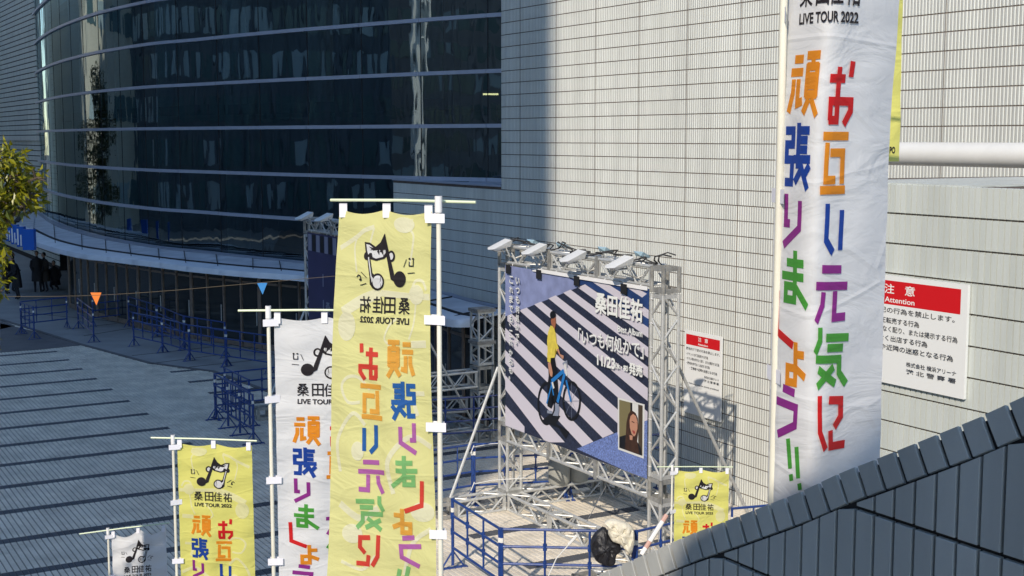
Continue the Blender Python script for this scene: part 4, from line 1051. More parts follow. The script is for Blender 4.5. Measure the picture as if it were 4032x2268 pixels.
# ---- flood lamps on the trusses
def flood(p, yaw, label, back=False):
    r_ = tag(empty('flood_lamp', p, yaw, label, 'flood lamp', 'flood lamps on the truss stands')); sc_ = .62 if back else 1.12; r_.rotation_euler = (R(3), 0, yaw); r_.scale = (sc_, sc_, sc_)
    m_ = MB()   # wedge-shaped hood leaning forward (local -y is the front)
    vs = [(-.17, -.20, -.035), (.17, -.20, -.035), (.17, .10, .09), (-.17, .10, .09), (-.12, -.16, -.075), (.12, -.16, -.075), (.10, .10, -.02), (-.10, .10, -.02), (0, .17, .05), (0, -.25, -.05)]
    m_.add(vs, [(0, 9, 1, 2, 8, 3), (4, 7, 6, 5), (0, 4, 5, 1, 9), (1, 5, 6, 2), (2, 6, 8), (8, 6, 7), (3, 8, 7), (0, 3, 7, 4)])
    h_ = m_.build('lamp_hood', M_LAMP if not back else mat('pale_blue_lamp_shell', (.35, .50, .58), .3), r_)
    MB().box(-.11, .11, -.15, .08, -.085, -.078).build('lens', mat('lamp_lens', (.35, .37, .38), .1), r_)
    MB().tube([(-.14, 0, .0), (-.14, .06, -.16), (.14, .06, -.16), (.14, 0, .0)], .01, 6).build('yoke', M_ALU, r_)
    MB().tube([(0, .06, -.16), (.02, .2, -.22), (.05, .32, -.18)], .016, 6).build('arm', M_ALUP, r_)
    return r_
yawN = math.atan2(N.y, N.x) - math.pi / 2       # local -y towards -N
LN = ['leftmost', 'second', 'third', 'rightmost']
for i, (x, y) in enumerate(((1979, 966), (2115, 984), (2268, 1012), (2452, 1036))):
    flood(atT(x, y, T0 - .18), yawN + R(-12), LN[i] + ' of the four bright white flood lamps along the front of the lit truss')
for i, (x, y) in enumerate(((2098, 955), (2214, 968), (2380, 985), (2524, 1004))):
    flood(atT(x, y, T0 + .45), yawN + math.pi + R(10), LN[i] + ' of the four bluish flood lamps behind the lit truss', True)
flood(atT(1206, 852, T0 - .2), yawN, 'left white flood lamp on the shaded truss'); flood(atT(1283, 858, T0 - .2), yawN, 'right white flood lamp on the shaded truss')
cb = MB(); pr = None; pts = []
for k in range(60):
    s_ = sL - .2 + (sR - sL + .4) * k / 59; pts.append(ST(s_, T0 + .12 + .1 * math.sin(k * 1.3), 4.93 + .035 * math.sin(k * .9) + (.10 * max(0, math.sin(k * .35)) ** 3)))
cb.tube(pts, .013, 6).tube([p + Vector((0, 0, .03 * math.sin(i))) + N * .08 for i, p in enumerate(pts)], .011, 6)
single('power_cable', cb, M_BLACK, 'black cables lying along the top of the lit truss', 'cable')

# ---- drums, cloths, props
for i, t_ in enumerate((12.95, 13.37)):
    c = ST(sL - .12, t_); root = tag(empty('ballast_drum', (c.x, c.y, .34), 0, ('left' if i == 0 else 'right') + ' grey ballast drum standing on the base truss under the poster', 'drum', 'grey ballast drums'))
    MB().tube([(0, 0, 0), (0, 0, .05), (0, 0, .42), (0, 0, .46)], .2, 24, True, [.19, .205, .205, .185]).build('drum_body', M_DRUM, root, True)
    MB().tube([(0, 0, .46), (0, 0, .485)], .19, 24, True).build('drum_lid', M_ALUP, root, True)
    MB().tube([(-.1, 0, .485), (-.07, 0, .53), (.07, 0, .53), (.1, 0, .485)], .008, 6).build('drum_handle', M_BLACK, root)

# ================================================================= BARRICADES
BL_ = 1.9
def make_barricade(label):
    root = tag(empty('barricade', (0, 0, 0), 0, label, 'barricade', 'blue pipe barricades on the plaza'))
    for z_ in (1.13, .87, .61, .35): MB().tube([(0, 0, z_), (BL_, 0, z_)], .021, 8).build('rail', M_BLUE, root, True)
    for k in range(4):
        x = BL_ * k / 3
        if k in (0, 3):
            xx = .02 if k == 0 else BL_ - .02
            MB().tube([(xx, 0, .06), (xx, 0, 1.15)], .027, 8).build('post', M_BLUE, root, True)
            f = MB()
            f.obox((xx, 0, .02), (.03, 0, 0), (0, .24, 0), (0, 0, .014)).tube([(xx, -.19, .03), (xx, 0, .30)], .014, 6).tube([(xx, .19, .03), (xx, 0, .30)], .014, 6)
            f.obox((xx, -.22, .012), (.04, 0, 0), (0, .03, 0), (0, 0, .012)).obox((xx, .22, .012), (.04, 0, 0), (0, .03, 0), (0, 0, .012))
            f.build('foot', M_BLUE, root)
            MB().tube([(xx, 0, .93), (xx, 0, 1.0)], .03, 8).build('strap', M_ROPE, root)
        else:
            MB().tube([(x, 0, .35), (x, 0, 1.13)], .017, 8).build('upright', M_BLUE, root, True)
        j = MB()
        for z_ in (.87, .61): j.tube([(x, 0, z_ - .05), (x, 0, z_ + .05)], .03, 8)
        j.build('joint', M_BLUE, root, True)
    return root
proto = [None]
def barricade(p, q, label):
    p, q = Vector(p), Vector(q)
    if proto[0] is None: proto[0] = make_barricade(label); o = proto[0]
    else: o = copy_tree(proto[0])
    d = q - p; o.location = (p.x, p.y, 0); o.rotation_euler = (0, 0, math.atan2(d.y, d.x)); o.scale = (math.hypot(d.x, d.y) / BL_, 1, 1)
    o['label'] = label; return o
Zt = 1.15
T_ = lambda x, y, z_=Zt: atZ(x, y, z_)
G_ = lambda x, y: atZ(x, y, 0)
barricade(T_(1780, 1961), T_(1970, 2078), 'blue barricade at the lower middle, right beside the mirrored yellow banner')
barricade(T_(1970, 2078), T_(2500, 2088), 'sunlit blue barricade facing the viewer with jackets hung on its right end')
barricade(T_(2504, 2088), T_(2790, 2022), 'blue barricade right of the jackets with the slanting pole leaning behind it')
barricade(T_(1680, 1772), T_(1860, 1746), 'blue barricade just right of the mirrored yellow banner behind the left strut')
p0 = T_(1864, 1746); barricade(p0, p0 + Vector((1.75, .35, 0)), 'blue barricade behind the foot of the left truss tower')
p1 = p0 + Vector((1.8, .37, 0)); barricade(p1, p1 + Vector((1.8, .5, 0)), 'blue barricade behind the two ballast drums')
barricade(T_(1640, 1575), T_(1975, 1552), 'navy barricade in shade in front of the short truss tower')
barricade(T_(2880, 1998), T_(3140, 1975), 'blue barricade between the smallest yellow banner and the parapet')
barricade(T_(79, 1188), T_(131, 1206), 'short looking navy barricade at the far left end of the plaza')
barricade(T_(79, 1186), T_(262, 1168), 'navy barricade in front of the group of people at the far left')
barricade(T_(304, 1172), T_(366, 1217), 'navy barricade beneath the orange pennant')
barricade(T_(362, 1165), T_(512, 1150), 'navy barricade against the doors right of the orange pennant')
fe = [G_(527, 1366), G_(641, 1392), G_(747, 1424), G_(892, 1447)]
nm = ['left', 'middle', 'right']
for i in range(3): barricade(fe[i], fe[i + 1], nm[i] + ' navy barricade of the row along the edge of the entrance pavement')
d_ = (fe[3] - fe[2]).normalized(); barricade(fe[3] , fe[3] + d_ * 1.9, 'navy barricade at the end of the row, behind the white banner pole')
re_ = [G_(508, 1290), G_(620, 1330), G_(727, 1382), G_(890, 1412)]
for i in range(3): barricade(re_[i], re_[i + 1], nm[i] + ' navy barricade of the second row close to the doors')
barricade(G_(848, 1653), G_(947, 1716), 'front barricade of the stack beside the white banner pole')
barricade(G_(877, 1683) + Vector((.15, -.1, 0)), G_(1000, 1752), 'middle barricade of the stack beside the white banner pole')
barricade(G_(838, 1640) + Vector((.2, .5, 0)), G_(935, 1700) + Vector((.2, .5, 0)), 'rear barricade of the stack beside the white banner pole')
barricade(T_(844, 1469), T_(1120, 1440), 'navy barricade running right from the stack behind the white banner')

# jackets on the front barricade
def heap(name, cx, cy, z0, z1, rx, ry, m, label, seed, tilt=0.0):
    from mathutils import noise
    n, h = 40, 22; vs = []; fs = []
    for j in range(h + 1):
        v = j / h; z = z0 + (z1 - z0) * v; prof = max(.02, 1 - abs(2 * v - 1) ** 3.2) ** .5 * (1.0 + .12 * math.sin(5 * v + seed))
        for i in range(n):
            a = 2 * math.pi * i / n; ca, sa = math.cos(a), math.sin(a)
            q = Vector((ca * 1.6 + seed, sa * 1.6, z * 3.2)); r_ = prof * (1 + .30 * noise.noise(q) + .13 * noise.noise(q * 3.1))
            fold = 1 + .05 * math.sin(11 * a + 6 * v + seed)
            ca = math.copysign(abs(ca) ** .7, ca)
            vs.append((cx + rx * r_ * fold * ca + tilt * (v - .5), cy + ry * r_ * sa, z + .10 * noise.noise(Vector((ca * 2, sa * 2, seed)))))
    for j in range(h):
        for i in range(n): i2 = (i + 1) % n; fs.append((j * n + i, j * n + i2, (j + 1) * n + i2, (j + 1) * n + i))
    fs.append(tuple(h * n + i for i in range(n))); fs.append(tuple(range(n))[::-1])
    o = single(name, MB().add(vs, fs), m, label, 'jacket', None, True)
    md = o.modifiers.new('s', 'SUBSURF'); md.levels = md.render_levels = 1
    return o
pj = T_(2400, 2087)
M_JB = mat('black_quilted_cloth', (.018, .018, .022), .5, bump=.8, bscale=14, var=.3); M_JW = mat('cream_quilted_cloth', (.72, .67, .54), .75, bump=.9, bscale=14, var=.08)
def drape(pts, Y_, th, m, label, seed):
    from mathutils import noise
    P_ = catmull([Vector(p) for p in pts + pts[:1]], 4)[:-1]
    cx_ = sum(p.x for p in P_) / len(P_); cy_ = sum(p.y for p in P_) / len(P_)
    vs = []; fs = []; n = len(P_); rings = 9
    def place(px_, py_, dy):
        q = atY(1700 + px_ / 1.887, 1500 + py_ / 1.887, Y_); return Vector((q.x, Y_ + dy, q.z))
    for side in (-1, 1):
        b0 = len(vs)
        for k in range(rings + 1):
            f = math.cos(math.pi / 2 * k / rings)
            for i, p in enumerate(P_):
                u_, v_ = cx_ + (p.x - cx_) * f, cy_ + (p.y - cy_) * f
                h_ = math.sin(math.pi / 2 * k / rings) ** .6
                nz_ = noise.noise(Vector((u_ * .035 + seed, v_ * .014, seed))) * .5 + .28 * noise.noise(Vector((u_ * .09 + v_ * .03, v_ * .03 + seed, 3))) + .12 * noise.noise(Vector((u_ * .2, v_ * .09, seed)))
                vs.append(place(u_, v_, side * th * h_ * (1 + nz_)))
        for k in range(rings):
            for i in range(n):
                i2 = (i + 1) % n; f = (b0 + k * n + i, b0 + k * n + i2, b0 + (k + 1) * n + i2, b0 + (k + 1) * n + i); fs.append(f if side < 0 else f[::-1])
    return single('draped_jacket', MB().add(vs, fs), m, label, 'jacket', None, True)
drape([(1270, 1085), (1300, 1100), (1325, 1165), (1395, 1205), (1402, 1260), (1372, 1290), (1362, 1350), (1322, 1372), (1250, 1352), (1212, 1320), (1184, 1260), (1182, 1190), (1215, 1128)], pj.y - .06, .13, M_JB, 'black padded jacket hung over the blue barricade', 3)
drape([(1283, 1052), (1312, 1030), (1365, 1028), (1425, 1045), (1475, 1072), (1502, 1112), (1507, 1185), (1482, 1282), (1438, 1252), (1398, 1210), (1345, 1190), (1315, 1140), (1305, 1092)], pj.y - .16, .12, M_JW, 'cream coat thrown over the blue barricade beside the black jacket', 8)
a, b = atT(2525, 2185, T0 - 2.6), atT(2625, 2028, T0 - 2.2)
lp = tag(empty('leaning_pole', a, 0, 'white and red pole leaning against the barricade near the right tower', 'pole'))
for k in range(6):
    q0, q1 = a.lerp(b, k / 6), a.lerp(b, (k + 1) / 6)
    under(MB().tube([q0, q1], .03, 8).build('band', M_WHITE if k not in (1, 5) else mat('faded_red', (.62, .38, .32), .6), None, True), lp)
single('guy_wire', MB().tube([atT(2385, 1915, T0 - .1), atT(2310, 2055, T0 - 1.6)], .006, 5), M_ALUP, 'thin guy wire between the poster and the ground', 'wire')
sr_ = [atT(2270, 2110, T0 - 2.3), atT(2190, 2200, T0 - 2.7), atT(2150, 2290, T0 - 3.0)]
single('ratchet_strap', MB().tube([sr_[0], sr_[0].lerp(sr_[1], .4)], .02, 6).tube(sr_, .008, 6), M_ROPE, 'white tie strap with buckle running down behind the front barricade', 'strap')
rp = MB()
for x, y in ((1866, 1760), (1868, 1905)):
    q = T_(x, y, 1.1); rp.tube([q, q + Vector((.3, .12, .03)), q + Vector((.85, .15, .06))], .007, 5).tube([q + Vector((0, 0, .03)), q + Vector((-.06, 0, -.12))], .008, 5)
single('tie_rope', rp, M_ROPE, 'white rope tying the barricade to the left truss tower', 'rope')
# ================================================================= WARNING BOARDS
def board(x0, xr_, ytr, ybr, T, label, small=False):
    p1, p2 = atT(xr_, ytr, T), atT(xr_, ybr, T); sl0 = s_at(x0, T); sr0 = p1.dot(U); zt_, zb_ = p1.z, p2.z; Wd, Hd = sr0 - sl0, zt_ - zb_
    root = tag(empty('warning_board', ST((sl0 + sr0) / 2, T, zb_), 0, label, 'sign', 'attention boards on the wall'))
    under(MB().stbox(sl0, sr0, T, T + .03, zb_, zt_).build('board', mat('board_white', (.80, .80, .77), .4)), root)
    P = Print(); X = lambda f: sl0 + Wd * f; Y = lambda f: -zt_ + Hd * f
    P.poly('red', [(X(.04), Y(.045)), (X(.955), Y(.045)), (X(.955), Y(.265 if not small else .17)), (X(.04), Y(.265 if not small else .17))])
    if not small:
        P.text('text', '注', X(.40), X(.475), Y(.075), Y(.165), .012); P.text('text', '意', X(.555), X(.63), Y(.075), Y(.165), .012); P.text('text', 'Attention', X(.405), X(.63), Y(.195), Y(.245), .012)
        rows = [('敷地内で下記の行為を禁止します。', .10, .92, .29, .345), ('・チケットを不正転売する行為', .10, .67, .385, .44), ('・チラシ等を許可なく配り、または掲示する行為', .09, .945, .465, .52), ('・敷地を許可なく出店する行為', .10, .735, .55, .605), ('・来場者や近隣の迷惑となる行為', .20, .92, .635, .69), ('株式会社 横浜アリーナ', .585, .945, .765, .81), ('港 北 警 察 署', .585, .945, .83, .875)]
    else:
        P.text('text', '注', X(.37), X(.46), Y(.06), Y(.11), .012); P.text('text', '意', X(.55), X(.64), Y(.06), Y(.11), .012); P.text('text', 'Attention', X(.37), X(.64), Y(.13), Y(.155), .02)
        rows = [('敷地内で下記の行為を禁止します。', .05, .96, .20, .235), ('・チケットを不正転売する行為', .05, .65, .265, .30), ('・チラシ等を許可なく配り、または掲示する行為', .05, .95, .32, .355), ('・敷地を許可なく出店する行為', .06, .70, .375, .41), ('・来場者や近隣の迷惑となる行為', .15, .90, .43, .465), ('株式会社 横浜アリーナ', .56, .95, .50, .53), ('港 北 警 察 署', .56, .95, .545, .575), ('The following acts are strictly prohibited', .04, .95, .62, .645)]
    for tx, a, b, c, d in rows: P.text('ink', tx, X(a), X(b), Y(c), Y(d), .012)
    P.build(lambda a, b, lay=0: U * a + N * (T - .0006 * lay - .0004) + Vector((0, 0, -b)), root, V, names={'red': 'red_panel'}, root=root)
board(3305, 3812, 1122, 1577, TN - .06, 'large white and red Attention board on the lower right wall, partly behind the white banner')
board(2708, 2842, 1327, 1664, TW - .08, 'small white and red Attention board on the fluted wall beside the right truss tower', True)

# ================================================================= PENNANTS
YP = 12.0
a, b, c = atY(-60, 1166, YP), atY(700, 1142, YP), atY(1420, 1078, YP)
pts = [a.lerp(b, k / 8) + Vector((0, 0, -.025 * math.sin(math.pi * k / 8))) for k in range(8)] + [b.lerp(c, k / 6) for k in range(7)]
single('cord', MB().tube(pts, .0022, 6), M_WIRE, 'thin brown cord strung across the plaza with two pennants', 'cord')
def pennant(x0, x1, y0, y1, col, nm_, label):
    p, q, r_ = atY(x0, y0, YP), atY(x1, y0, YP), atY((x0 + x1) / 2 + 2, y1, YP)
    m_ = MB(); vs = [p, q, r_, p + Vector((0, .005, 0)), q + Vector((0, .005, 0)), r_ + Vector((0, .005, 0))]
    m_.add(vs, [(0, 2, 1), (3, 4, 5), (0, 1, 4, 3), (1, 2, 5, 4), (2, 0, 3, 5)])
    single('pennant', m_, mat(nm_, col, .6), label, 'pennant', 'triangular pennants')
pennant(356, 399, 1152, 1202, (.85, .22, .03), 'orange_pennant', 'orange triangular pennant hanging from the cord on the left')
pennant(1012, 1052, 1114, 1160, (.03, .22, .55), 'blue_pennant', 'blue triangular pennant hanging from the cord near the shaded truss')

# ================================================================= BLUE SIGN BOXES
M_BS = mat('blue_sign', (.01, .11, .50), .4)
for i, (x0, x1, y0, y1, Y_) in enumerate(((90, 134, 903, 985, 50), (66, 94, 893, 972, 52), (44, 68, 886, 962, 54), (24, 46, 880, 950, 56))):
    p, q = atY(x0, y1, Y_), atY(x1, y0, Y_)
    root = tag(empty('sign_box', (p.x, Y_, p.z), 0, ['nearest and largest', 'second', 'third', 'farthest'][i] + ' blue sign box standing on the canopy edge at the left', 'sign box', 'blue sign boxes on the canopy edge'))
    w_, h_ = q.x - p.x, q.z - p.z
    MB().box(0, w_ * .95, 0, .25, 0, h_).build('sign_body', M_BS, root)
    m_ = MB().box(w_ * .12, w_ * .3, -.02, -.003, h_ * .1, h_ * .9)
    if i: m_.box(w_ * .5, w_ * .66, -.02, -.003, h_ * .05, h_ * .6)
    if i: m_.build('white_letter_edge', M_WHITE, root)

# ================================================================= PEOPLE
M_COAT = [mat('black_coat', (.012, .012, .015), .8, var=.2), mat('charcoal_coat', (.02, .02, .024), .8, var=.2), mat('dark_brown_coat', (.03, .022, .018), .8, var=.2)]
M_SKIN = mat('skin', (.42, .24, .17), .55); M_HAIR = mat('black_hair', (.012, .010, .010), .5); M_TRO = mat('dark_trousers', (.02, .02, .028), .8)
def person(p, h, yaw, coat, label, lean=0.0, crouch=0.0, arm=0.3):
    root = tag(empty('person', p, yaw, label, 'person', 'people waiting under the canopy')); k = h / 1.7
    hz = .92 - crouch * .5
    J = [(0, 0, hz), (0, -.02 * 1 - lean * .15, hz + .25), (0, -lean * .3, hz + .50), (0, -.02 - lean * .38, hz + .60), (0, -.03 - lean * .42, hz + .70),
         (-.10, 0, hz - .06), (-.11, -.06 - crouch * .5, hz / 2 + .02), (-.11, 0, .09), (-.11, -.12, .05),
         (.10, 0, hz - .06), (.11, -.04 - crouch * .5, hz / 2 + .02), (.12, .04, .09), (.12, -.08, .05),
         (-.20, -lean * .28, hz + .48), (-.25, -.02 - lean * .3, hz + .22), (-.2, -arm, hz + .1), (-.18, -arm - .07, hz + .08),
         (.20, -lean * .28, hz + .48), (.26, .0 - lean * .3, hz + .22), (.22, -arm * .8, hz + .06), (.2, -arm * .8 - .07, hz + .05)]
    E_ = [(0, 1), (1, 2), (2, 3), (3, 4), (0, 5), (5, 6), (6, 7), (7, 8), (0, 9), (9, 10), (10, 11), (11, 12), (2, 13), (13, 14), (14, 15), (15, 16), (2, 17), (17, 18), (18, 19), (19, 20)]
    RD = [.14, .13, .14, .055, .06, .09, .065, .042, .04, .09, .065, .042, .04, .06, .042, .03, .03, .06, .042, .03, .03]
    me = bpy.data.meshes.new('body'); me.from_pydata([tuple(Vector(j) * k) for j in J], E_, [])
    o = link('body', me, root, M_TRO)
    sk = o.modifiers.new('skin', 'SKIN')
    for i, v in enumerate(me.skin_vertices[0].data): v.radius = (RD[i] * k, RD[i] * k); v.use_root = (i == 0)
    ss_ = o.modifiers.new('sub', 'SUBSURF'); ss_.levels = ss_.render_levels = 1
    hd = Vector(J[4]) * k + Vector((0, -.01, .08))
    def ball(c, rx, ry, rz, n=14, m_=8, zmin=-1):
        vs = []; fs = []
        for j in range(m_ + 1):
            th = math.pi * j / m_
            for i in range(n): vs.append((c[0] + rx * math.sin(th) * math.cos(2 * math.pi * i / n), c[1] + ry * math.sin(th) * math.sin(2 * math.pi * i / n), c[2] + rz * max(zmin, math.cos(th))))
        for j in range(m_):
            for i in range(n): i2 = (i + 1) % n; fs.append((j * n + i, (j + 1) * n + i, (j + 1) * n + i2, j * n + i2))
        return MB().add(vs, fs)
    hb = ball(hd, .075, .09, .115); hb.tube([hd + Vector((0, -.09, -.01)), hd + Vector((0, -.115, -.03))], .014, 6); hb.build('head', M_SKIN, root, True)
    ball(hd + Vector((0, .018, .02)), .085, .092, .115, 14, 8, -.35).build('hair', M_HAIR, root, True)
    cv = []; cf = []; n = 16; prof = [(hz + .56, .09, .08), (hz + .52, .21, .12), (hz + .35, .235, .15), (hz + .1, .215, .15), (hz - .15, .235, .17), (hz - .42 + crouch * .2, .25, .18)]
    for z_, rx, ry in prof:
        for i in range(n):
            a = 2 * math.pi * i / n; cv.append(((rx + .012 * math.sin(3 * a)) * math.cos(a) * k, (ry * math.sin(a) - lean * .5 * max(0, z_ - hz)) * k, z_ * k))
    for j in range(len(prof) - 1):
        for i in range(n): i2 = (i + 1) % n; cf.append((j * n + i, (j + 1) * n + i, (j + 1) * n + i2, j * n + i2))
    c = MB().add(cv, cf)
    for a_, b_3, c_3 in ((13, 14, 15), (17, 18, 19)): c.tube([Vector(J[a_]) * k, Vector(J[b_3]) * k, Vector(J[c_3]) * k], .06 * k, 8, True, [.075 * k, .062 * k, .05 * k])
    c.build('coat', coat, root, True)
    return root
person(G_(72, 1180), 1.78, R(-60), M_COAT[0], 'tall person in a black coat at the front of the group, leaning to the left', .35)
person(G_(52, 1150), 1.66, R(110), M_COAT[1], 'person in a dark coat facing the tall one from the far left')
person(G_(28, 1158), 1.6, R(80), M_COAT[2], 'person at the very left edge holding something pale')
person(G_(150, 1152), 1.74, R(20), M_COAT[1], 'person in a long charcoal coat under the canopy edge')
person(G_(180, 1150), 1.66, R(-40), M_COAT[2], 'person in a brown coat right of the one in charcoal')
person(G_(218, 1142), 1.68, R(10), M_COAT[0], 'crouching person at the right end of the waiting group', .4, .9)

# ================================================================= TREES
def leafmat(name, c0, c1, tr=.35):
    m = bpy.data.materials.new(name); m.use_nodes = True; n = m.node_tree; L = n.links; b = n.nodes['Principled BSDF']; out = n.nodes['Material Output']
    at = n.nodes.new('ShaderNodeAttribute'); at.attribute_name = 'tone'; cr = n.nodes.new('ShaderNodeValToRGB'); L.new(at.outputs['Fac'], cr.inputs[0])
    cr.color_ramp.elements[0].color = (*c0, 1); cr.color_ramp.elements[1].color = (*c1, 1); L.new(cr.outputs[0], b.inputs['Base Color'])
    b.inputs['Roughness'].default_value = .32; b.inputs['Specular IOR Level'].default_value = .55
    t_ = n.nodes.new('ShaderNodeBsdfTranslucent'); L.new(cr.outputs[0], t_.inputs['Color']); mx = n.nodes.new('ShaderNodeMixShader'); mx.inputs[0].default_value = tr
    L.new(b.outputs[0], mx.inputs[1]); L.new(t_.outputs[0], mx.inputs[2]); L.new(mx.outputs[0], out.inputs[0]); return m
def foliage(name, lumps, leaf, nper, m, parent, seed):
    rs = np.random.RandomState(seed); cells = []
    for (cx, cy, cz, r_) in lumps:
        for _ in range(int(nper * r_ * r_)):
            v = rs.normal(size=3); v /= np.linalg.norm(v); rr = r_ * (rs.rand() ** .28)
            p = np.array([cx, cy, cz]) + v * rr * np.array([1, 1, .8])
            d = rs.normal(size=3) + v * .7 + np.array([0, 0, -.55]); d /= np.linalg.norm(d)
            q = np.cross(d, rs.normal(size=3) * .5 + v); q /= np.linalg.norm(q); nn = np.cross(d, q); s_ = leaf * rs.uniform(.65, 1.25)
            cells.append((tuple(p), tuple(d * s_), tuple(q * s_ * .42), tuple(nn * s_ * .16)))
    LEAF = ([(0, 0, 0), (.35, .5, 1), (1, 0, 0), (.35, -.5, 1), (.35, 0, 0), (.75, .3, .6), (.75, -.3, .6)], [(0, 4, 1, 1), (4, 2, 5, 1), (0, 3, 4, 4), (4, 3, 6, 2)])
    # quads only: two folded halves
    LEAF = ([(0, 0, 0), (.4, .5, .9), (1, 0, .1), (.5, 0, 0), (.4, -.5, .9)], [(0, 3, 2, 1), (0, 4, 2, 3)])
    return field(name, cells, LEAF, m, parent, seed=seed)
M_BARK = mat('bark', (.10, .075, .055), .9, var=.3, scale=9, bump=.8, bscale=18)
M_LEAF = leafmat('glossy_leaf', (.085, .12, .016), (.36, .33, .012)); M_LEAFD = leafmat('dark_leaf', (.03, .05, .014), (.12, .11, .02))
def tree(x, y, base, lumps, leaf, nper, m, label, seed):
    root = tag(empty('broadleaf_tree', (x, y, base), 0, label, 'tree')); rs = random.Random(seed)
    zc = np.mean([l[2] for l in lumps]); tk = MB().tube([(x, y, base), (x + .05, y, (base + zc) / 2), (x, y, zc)], .1, 10, True, [.13, .10, .05])
    under(tk.build('trunk', M_BARK, None, True), root); lb = MB()
    for l in lumps:
        z_ = base + (zc - base) * rs.uniform(.72, 1); a_ = Vector((x, y, z_)); b_3 = Vector(l[:3]); mid = a_.lerp(b_3, .5) + Vector((0, 0, .1))
        lb.tube([a_, mid, b_3], .03, 6, True, [.045, .028, .010])
        for _ in range(5):
            v = Vector((rs.gauss(0, 1), rs.gauss(0, 1), rs.gauss(0, 1))).normalized() * l[3] * .8; lb.tube([b_3, b_3 + v], .008, 5, True, [.010, .004])
    under(lb.build('limbs', M_BARK, None, True), root)
    under(foliage('crown', lumps, leaf, nper, m, root, seed), root); return root
Yt = 9.2
def tl(x, y, r_, dY=0): p = atY(x, y, Yt + dY); return (p.x, p.y, p.z, r_)
lumps = [tl(30, 640, .16), tl(-40, 700, .30), tl(70, 760, .20, .2), tl(140, 700, .09), tl(128, 785, .09, .1), tl(-80, 860, .22), tl(-230, 900, .42, .3), tl(95, 805, .07), tl(-20, 960, .10, .2), tl(-90, 1080, .22), tl(15, 1010, .08), tl(0, 1150, .055), tl(-100, 1330, .15), tl(-12, 1370, .03), tl(-340, 1000, .6, .4), tl(-370, 700, .5, .2), tl(-280, 1400, .4, .5), tl(-460, 1250, .6, .6), tl(-200, 560, .3), tl(45, 700, .14), tl(0, 780, .17), tl(-8, 880, .06), (-5.2, 9.3, 4.6, .7), (-5.7, 9.4, 4.0, .65), (-5.0, 9.4, 5.2, .45)]
tree(-5.3, 9.6, 0, lumps, .072, 4300, M_LEAF, 'sunlit leafy tree with glossy yellow green leaves at the left edge', 5)
tl2 = [(-32.5 + random.Random(i).uniform(-1.6, 1.6), 69 + random.Random(i + 50).uniform(-1.6, 1.6), 3 + i * .62, 1.5) for i in range(12)]
tree(-32.5, 69, 0, tl2, .30, 260, M_LEAFD, 'dark evergreen tree beyond the left edge mirrored in the glass', 9)

# ================================================================= BUILDINGS BEHIND AND BESIDE THE VIEWER (cast the shade, mirror in the glass)
M_OFF = mat('office_cladding', (.27, .275, .29), .8, var=.1, scale=.3); M_OW = mat('office_window', (.10, .17, .19), .15); M_PALE = mat('pale_render_wall', (.66, .62, .52), .8, var=.05, scale=.4)
def block(name, x0, x1, y0, y1, h, m, label, faces, pitch=(3.2, 3.6), wm=None):
    root = tag(empty(name, ((x0 + x1) / 2, (y0 + y1) / 2, 0), 0, label, 'building'))
    under(MB().box(x0, x1, y0, y1, 0, h).build('wall', m), root)
    under(MB().box(x0 - .3, x1 + .3, y0 - .3, y1 + .3, h, h + .6).build('roof', M_OFF), root)
    wmesh = {}
    for f in faces:
        n_ = int(((x1 - x0) if f in 'NS' else (y1 - y0)) / pitch[0]); fl = int((h - 2) / pitch[1])
        mb0, mb1 = MB(), MB(); rr_ = random.Random(int(x0 + h))
        for i in range(n_):
            for j in range(fl):
                mb = mb1 if rr_.random() < .35 else mb0
                c = (i + .5) * pitch[0]; z_ = 1.6 + j * pitch[1]; hw = pitch[0] * .34
                if f == 'N': mb.box(x0 + c - hw, x0 + c + hw, y1, y1 + .05, z_, z_ + 1.9)
                if f == 'S': mb.box(x0 + c - hw, x0 + c + hw, y0 - .05, y0, z_, z_ + 1.9)
                if f == 'E': mb.box(x1, x1 + .05, y0 + c - hw, y0 + c + hw, z_, z_ + 1.9)
        o = under(mb0.build('window_panes', wm or M_OW), root); o['kind'] = 'stuff'
        if mb1.v: o = under(mb1.build('sky_tinted_panes', mat('painted_sky_sheen', (.40, .50, .54), .4)), root); o['kind'] = 'stuff'  # pale tone painted on some windows for the sky they mirror
        pl = MB()
        for i in range(n_ + 1):
            c = i * pitch[0]
            if f == 'N': pl.box(x0 + c - .25, x0 + c + .25, y1 + .001, y1 + .45, 0, h - .3)
            if f == 'E': pl.box(x1 + .001, x1 + .45, y0 + c - .25, y0 + c + .25, 0, h - .3)
        if pl.v: under(pl.build('pilasters', m), root)
    return root
kx = 40 * SUN.x / SUN.y * 1.0
Pe = Vector((.74, 29.2)); tY = -22.0; xe = Pe.x + (tY - 5 - Pe.y) * SUN.x / SUN.y
block('office_tower', xe - 60, xe, tY - 5, tY, 90, M_OFF, 'tall brown office tower behind the viewer that shades the plaza', 'N')
block('office_block', -130, -116, -35, 50, 60, M_OFF, 'brown office block west of the plaza mirrored in the glass', 'E')
block('office_block', -84, -62, 36, 84, 34, mat('blue_grey_cladding', (.12, .15, .18), .7), 'blue grey office block west of the plaza mirrored in the glass', 'E', (2.4, 3.2))
block('white_building', -64, -40.5, 82, 96, 26, M_PALE, 'pale sunlit building beyond the left edge mirrored in the glass', 'S', (5.5, 6.5))
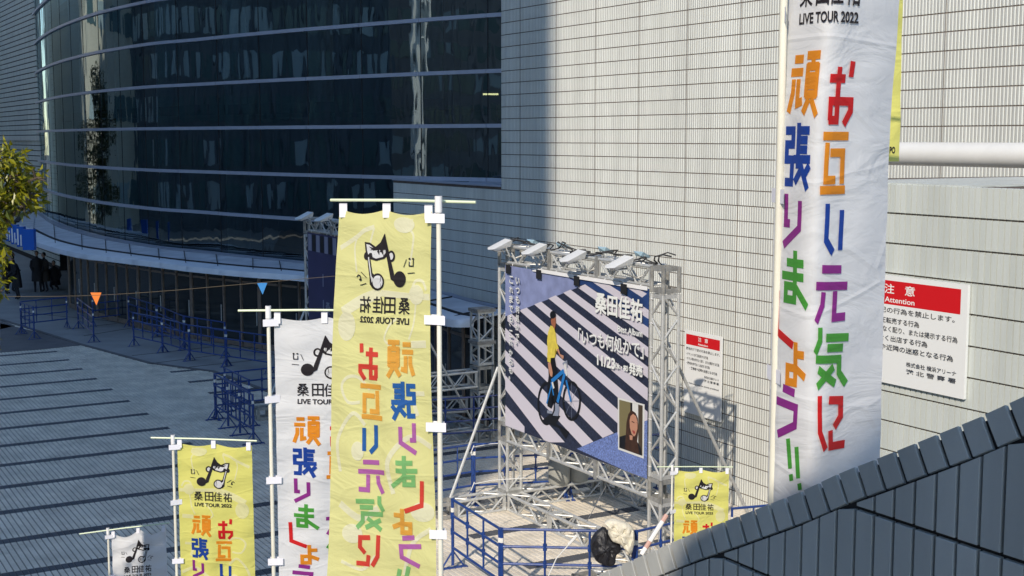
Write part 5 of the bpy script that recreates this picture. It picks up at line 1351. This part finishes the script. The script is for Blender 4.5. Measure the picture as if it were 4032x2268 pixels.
# unseen wall added behind the viewer, outlined to shade the banner and parapet
P1, P2, P3 = atY(3494, 1565, 3.72), atY(3209, 1878, 3.62), atT(2690, 2105, TP)
Q1, Q2, Q3 = [p_ - SUN * ((p_.y + 4.2) / SUN.y) for p_ in (P1, P2, P3)]; print('Q', Q1, Q2, Q3)
dd = (Q1 - Q2).normalized(); up_ = Q1 + dd * 2.2; xr2 = up_.x + 1.2
poly = [(Q3.x - .5, Q3.z - .9), (Q3.x, Q3.z), (Q2.x, Q2.z), (Q1.x, Q1.z), (up_.x, up_.z), (xr2, up_.z), (xr2, 0), (Q3.x - .5, 0)]
vs = [(x, Q1.y, z) for x, z in poly] + [(x, Q1.y - .4, z) for x, z in poly]
mb = MB().add(vs, [tuple(range(8)), tuple(range(8, 16))[::-1]] + [(i, 8 + i, 8 + (i + 1) % 8, (i + 1) % 8) for i in range(8)])
single('shade_caster_wall', mb, M_CONC, 'added sloping wall behind the viewer, shaped to shade the parapet and banner', 'wall')
# white lattice pylon mirrored as a bright streak
cx, cy = -65.0, 31.0
py = tag(empty('lattice_pylon', (cx, cy, 0), 0, 'white steel lattice pylon west of the plaza mirrored in the glass', 'pylon'))
M_PY = mat('white_steel', (.85, .87, .86), .5)
e1 = Vector((.866, .5, 0)); mb = MB(); pl = MB(); c = Vector((cx, cy, 0)); n_ = Vector((.5, -.866, 0))
pl.obox(c + e1 * 1.1 + Vector((0, 0, 17)), e1 * 1.2, n_ * .05, (0, 0, 17)); pl.obox(c - e1 * 3.2 + Vector((0, 0, 17)), e1 * .35, n_ * .05, (0, 0, 17))
for x in (-1.9, 2.4): mb.obox(c + e1 * x + Vector((0, 0, 17)), e1 * .22, n_ * .3, (0, 0, 17))
for k in range(12):
    z_ = 2.9 * k; z1_ = z_ + 2.9; a1, b1 = c - e1 * 1.9, c + e1 * .2
    mb.tube([a1 + Vector((0, 0, z_)), b1 + Vector((0, 0, z1_))], .17, 5).tube([b1 + Vector((0, 0, z_)), a1 + Vector((0, 0, z_))], .17, 5).tube([c + e1 * 2.4 + Vector((0, 0, z_)), c + e1 * 4 + Vector((0, 0, z1_))], .14, 5)
under(mb.build('lattice', M_PY), py); under(pl.build('sheet_panel', M_PY), py)
print('objects', len(bpy.data.objects))
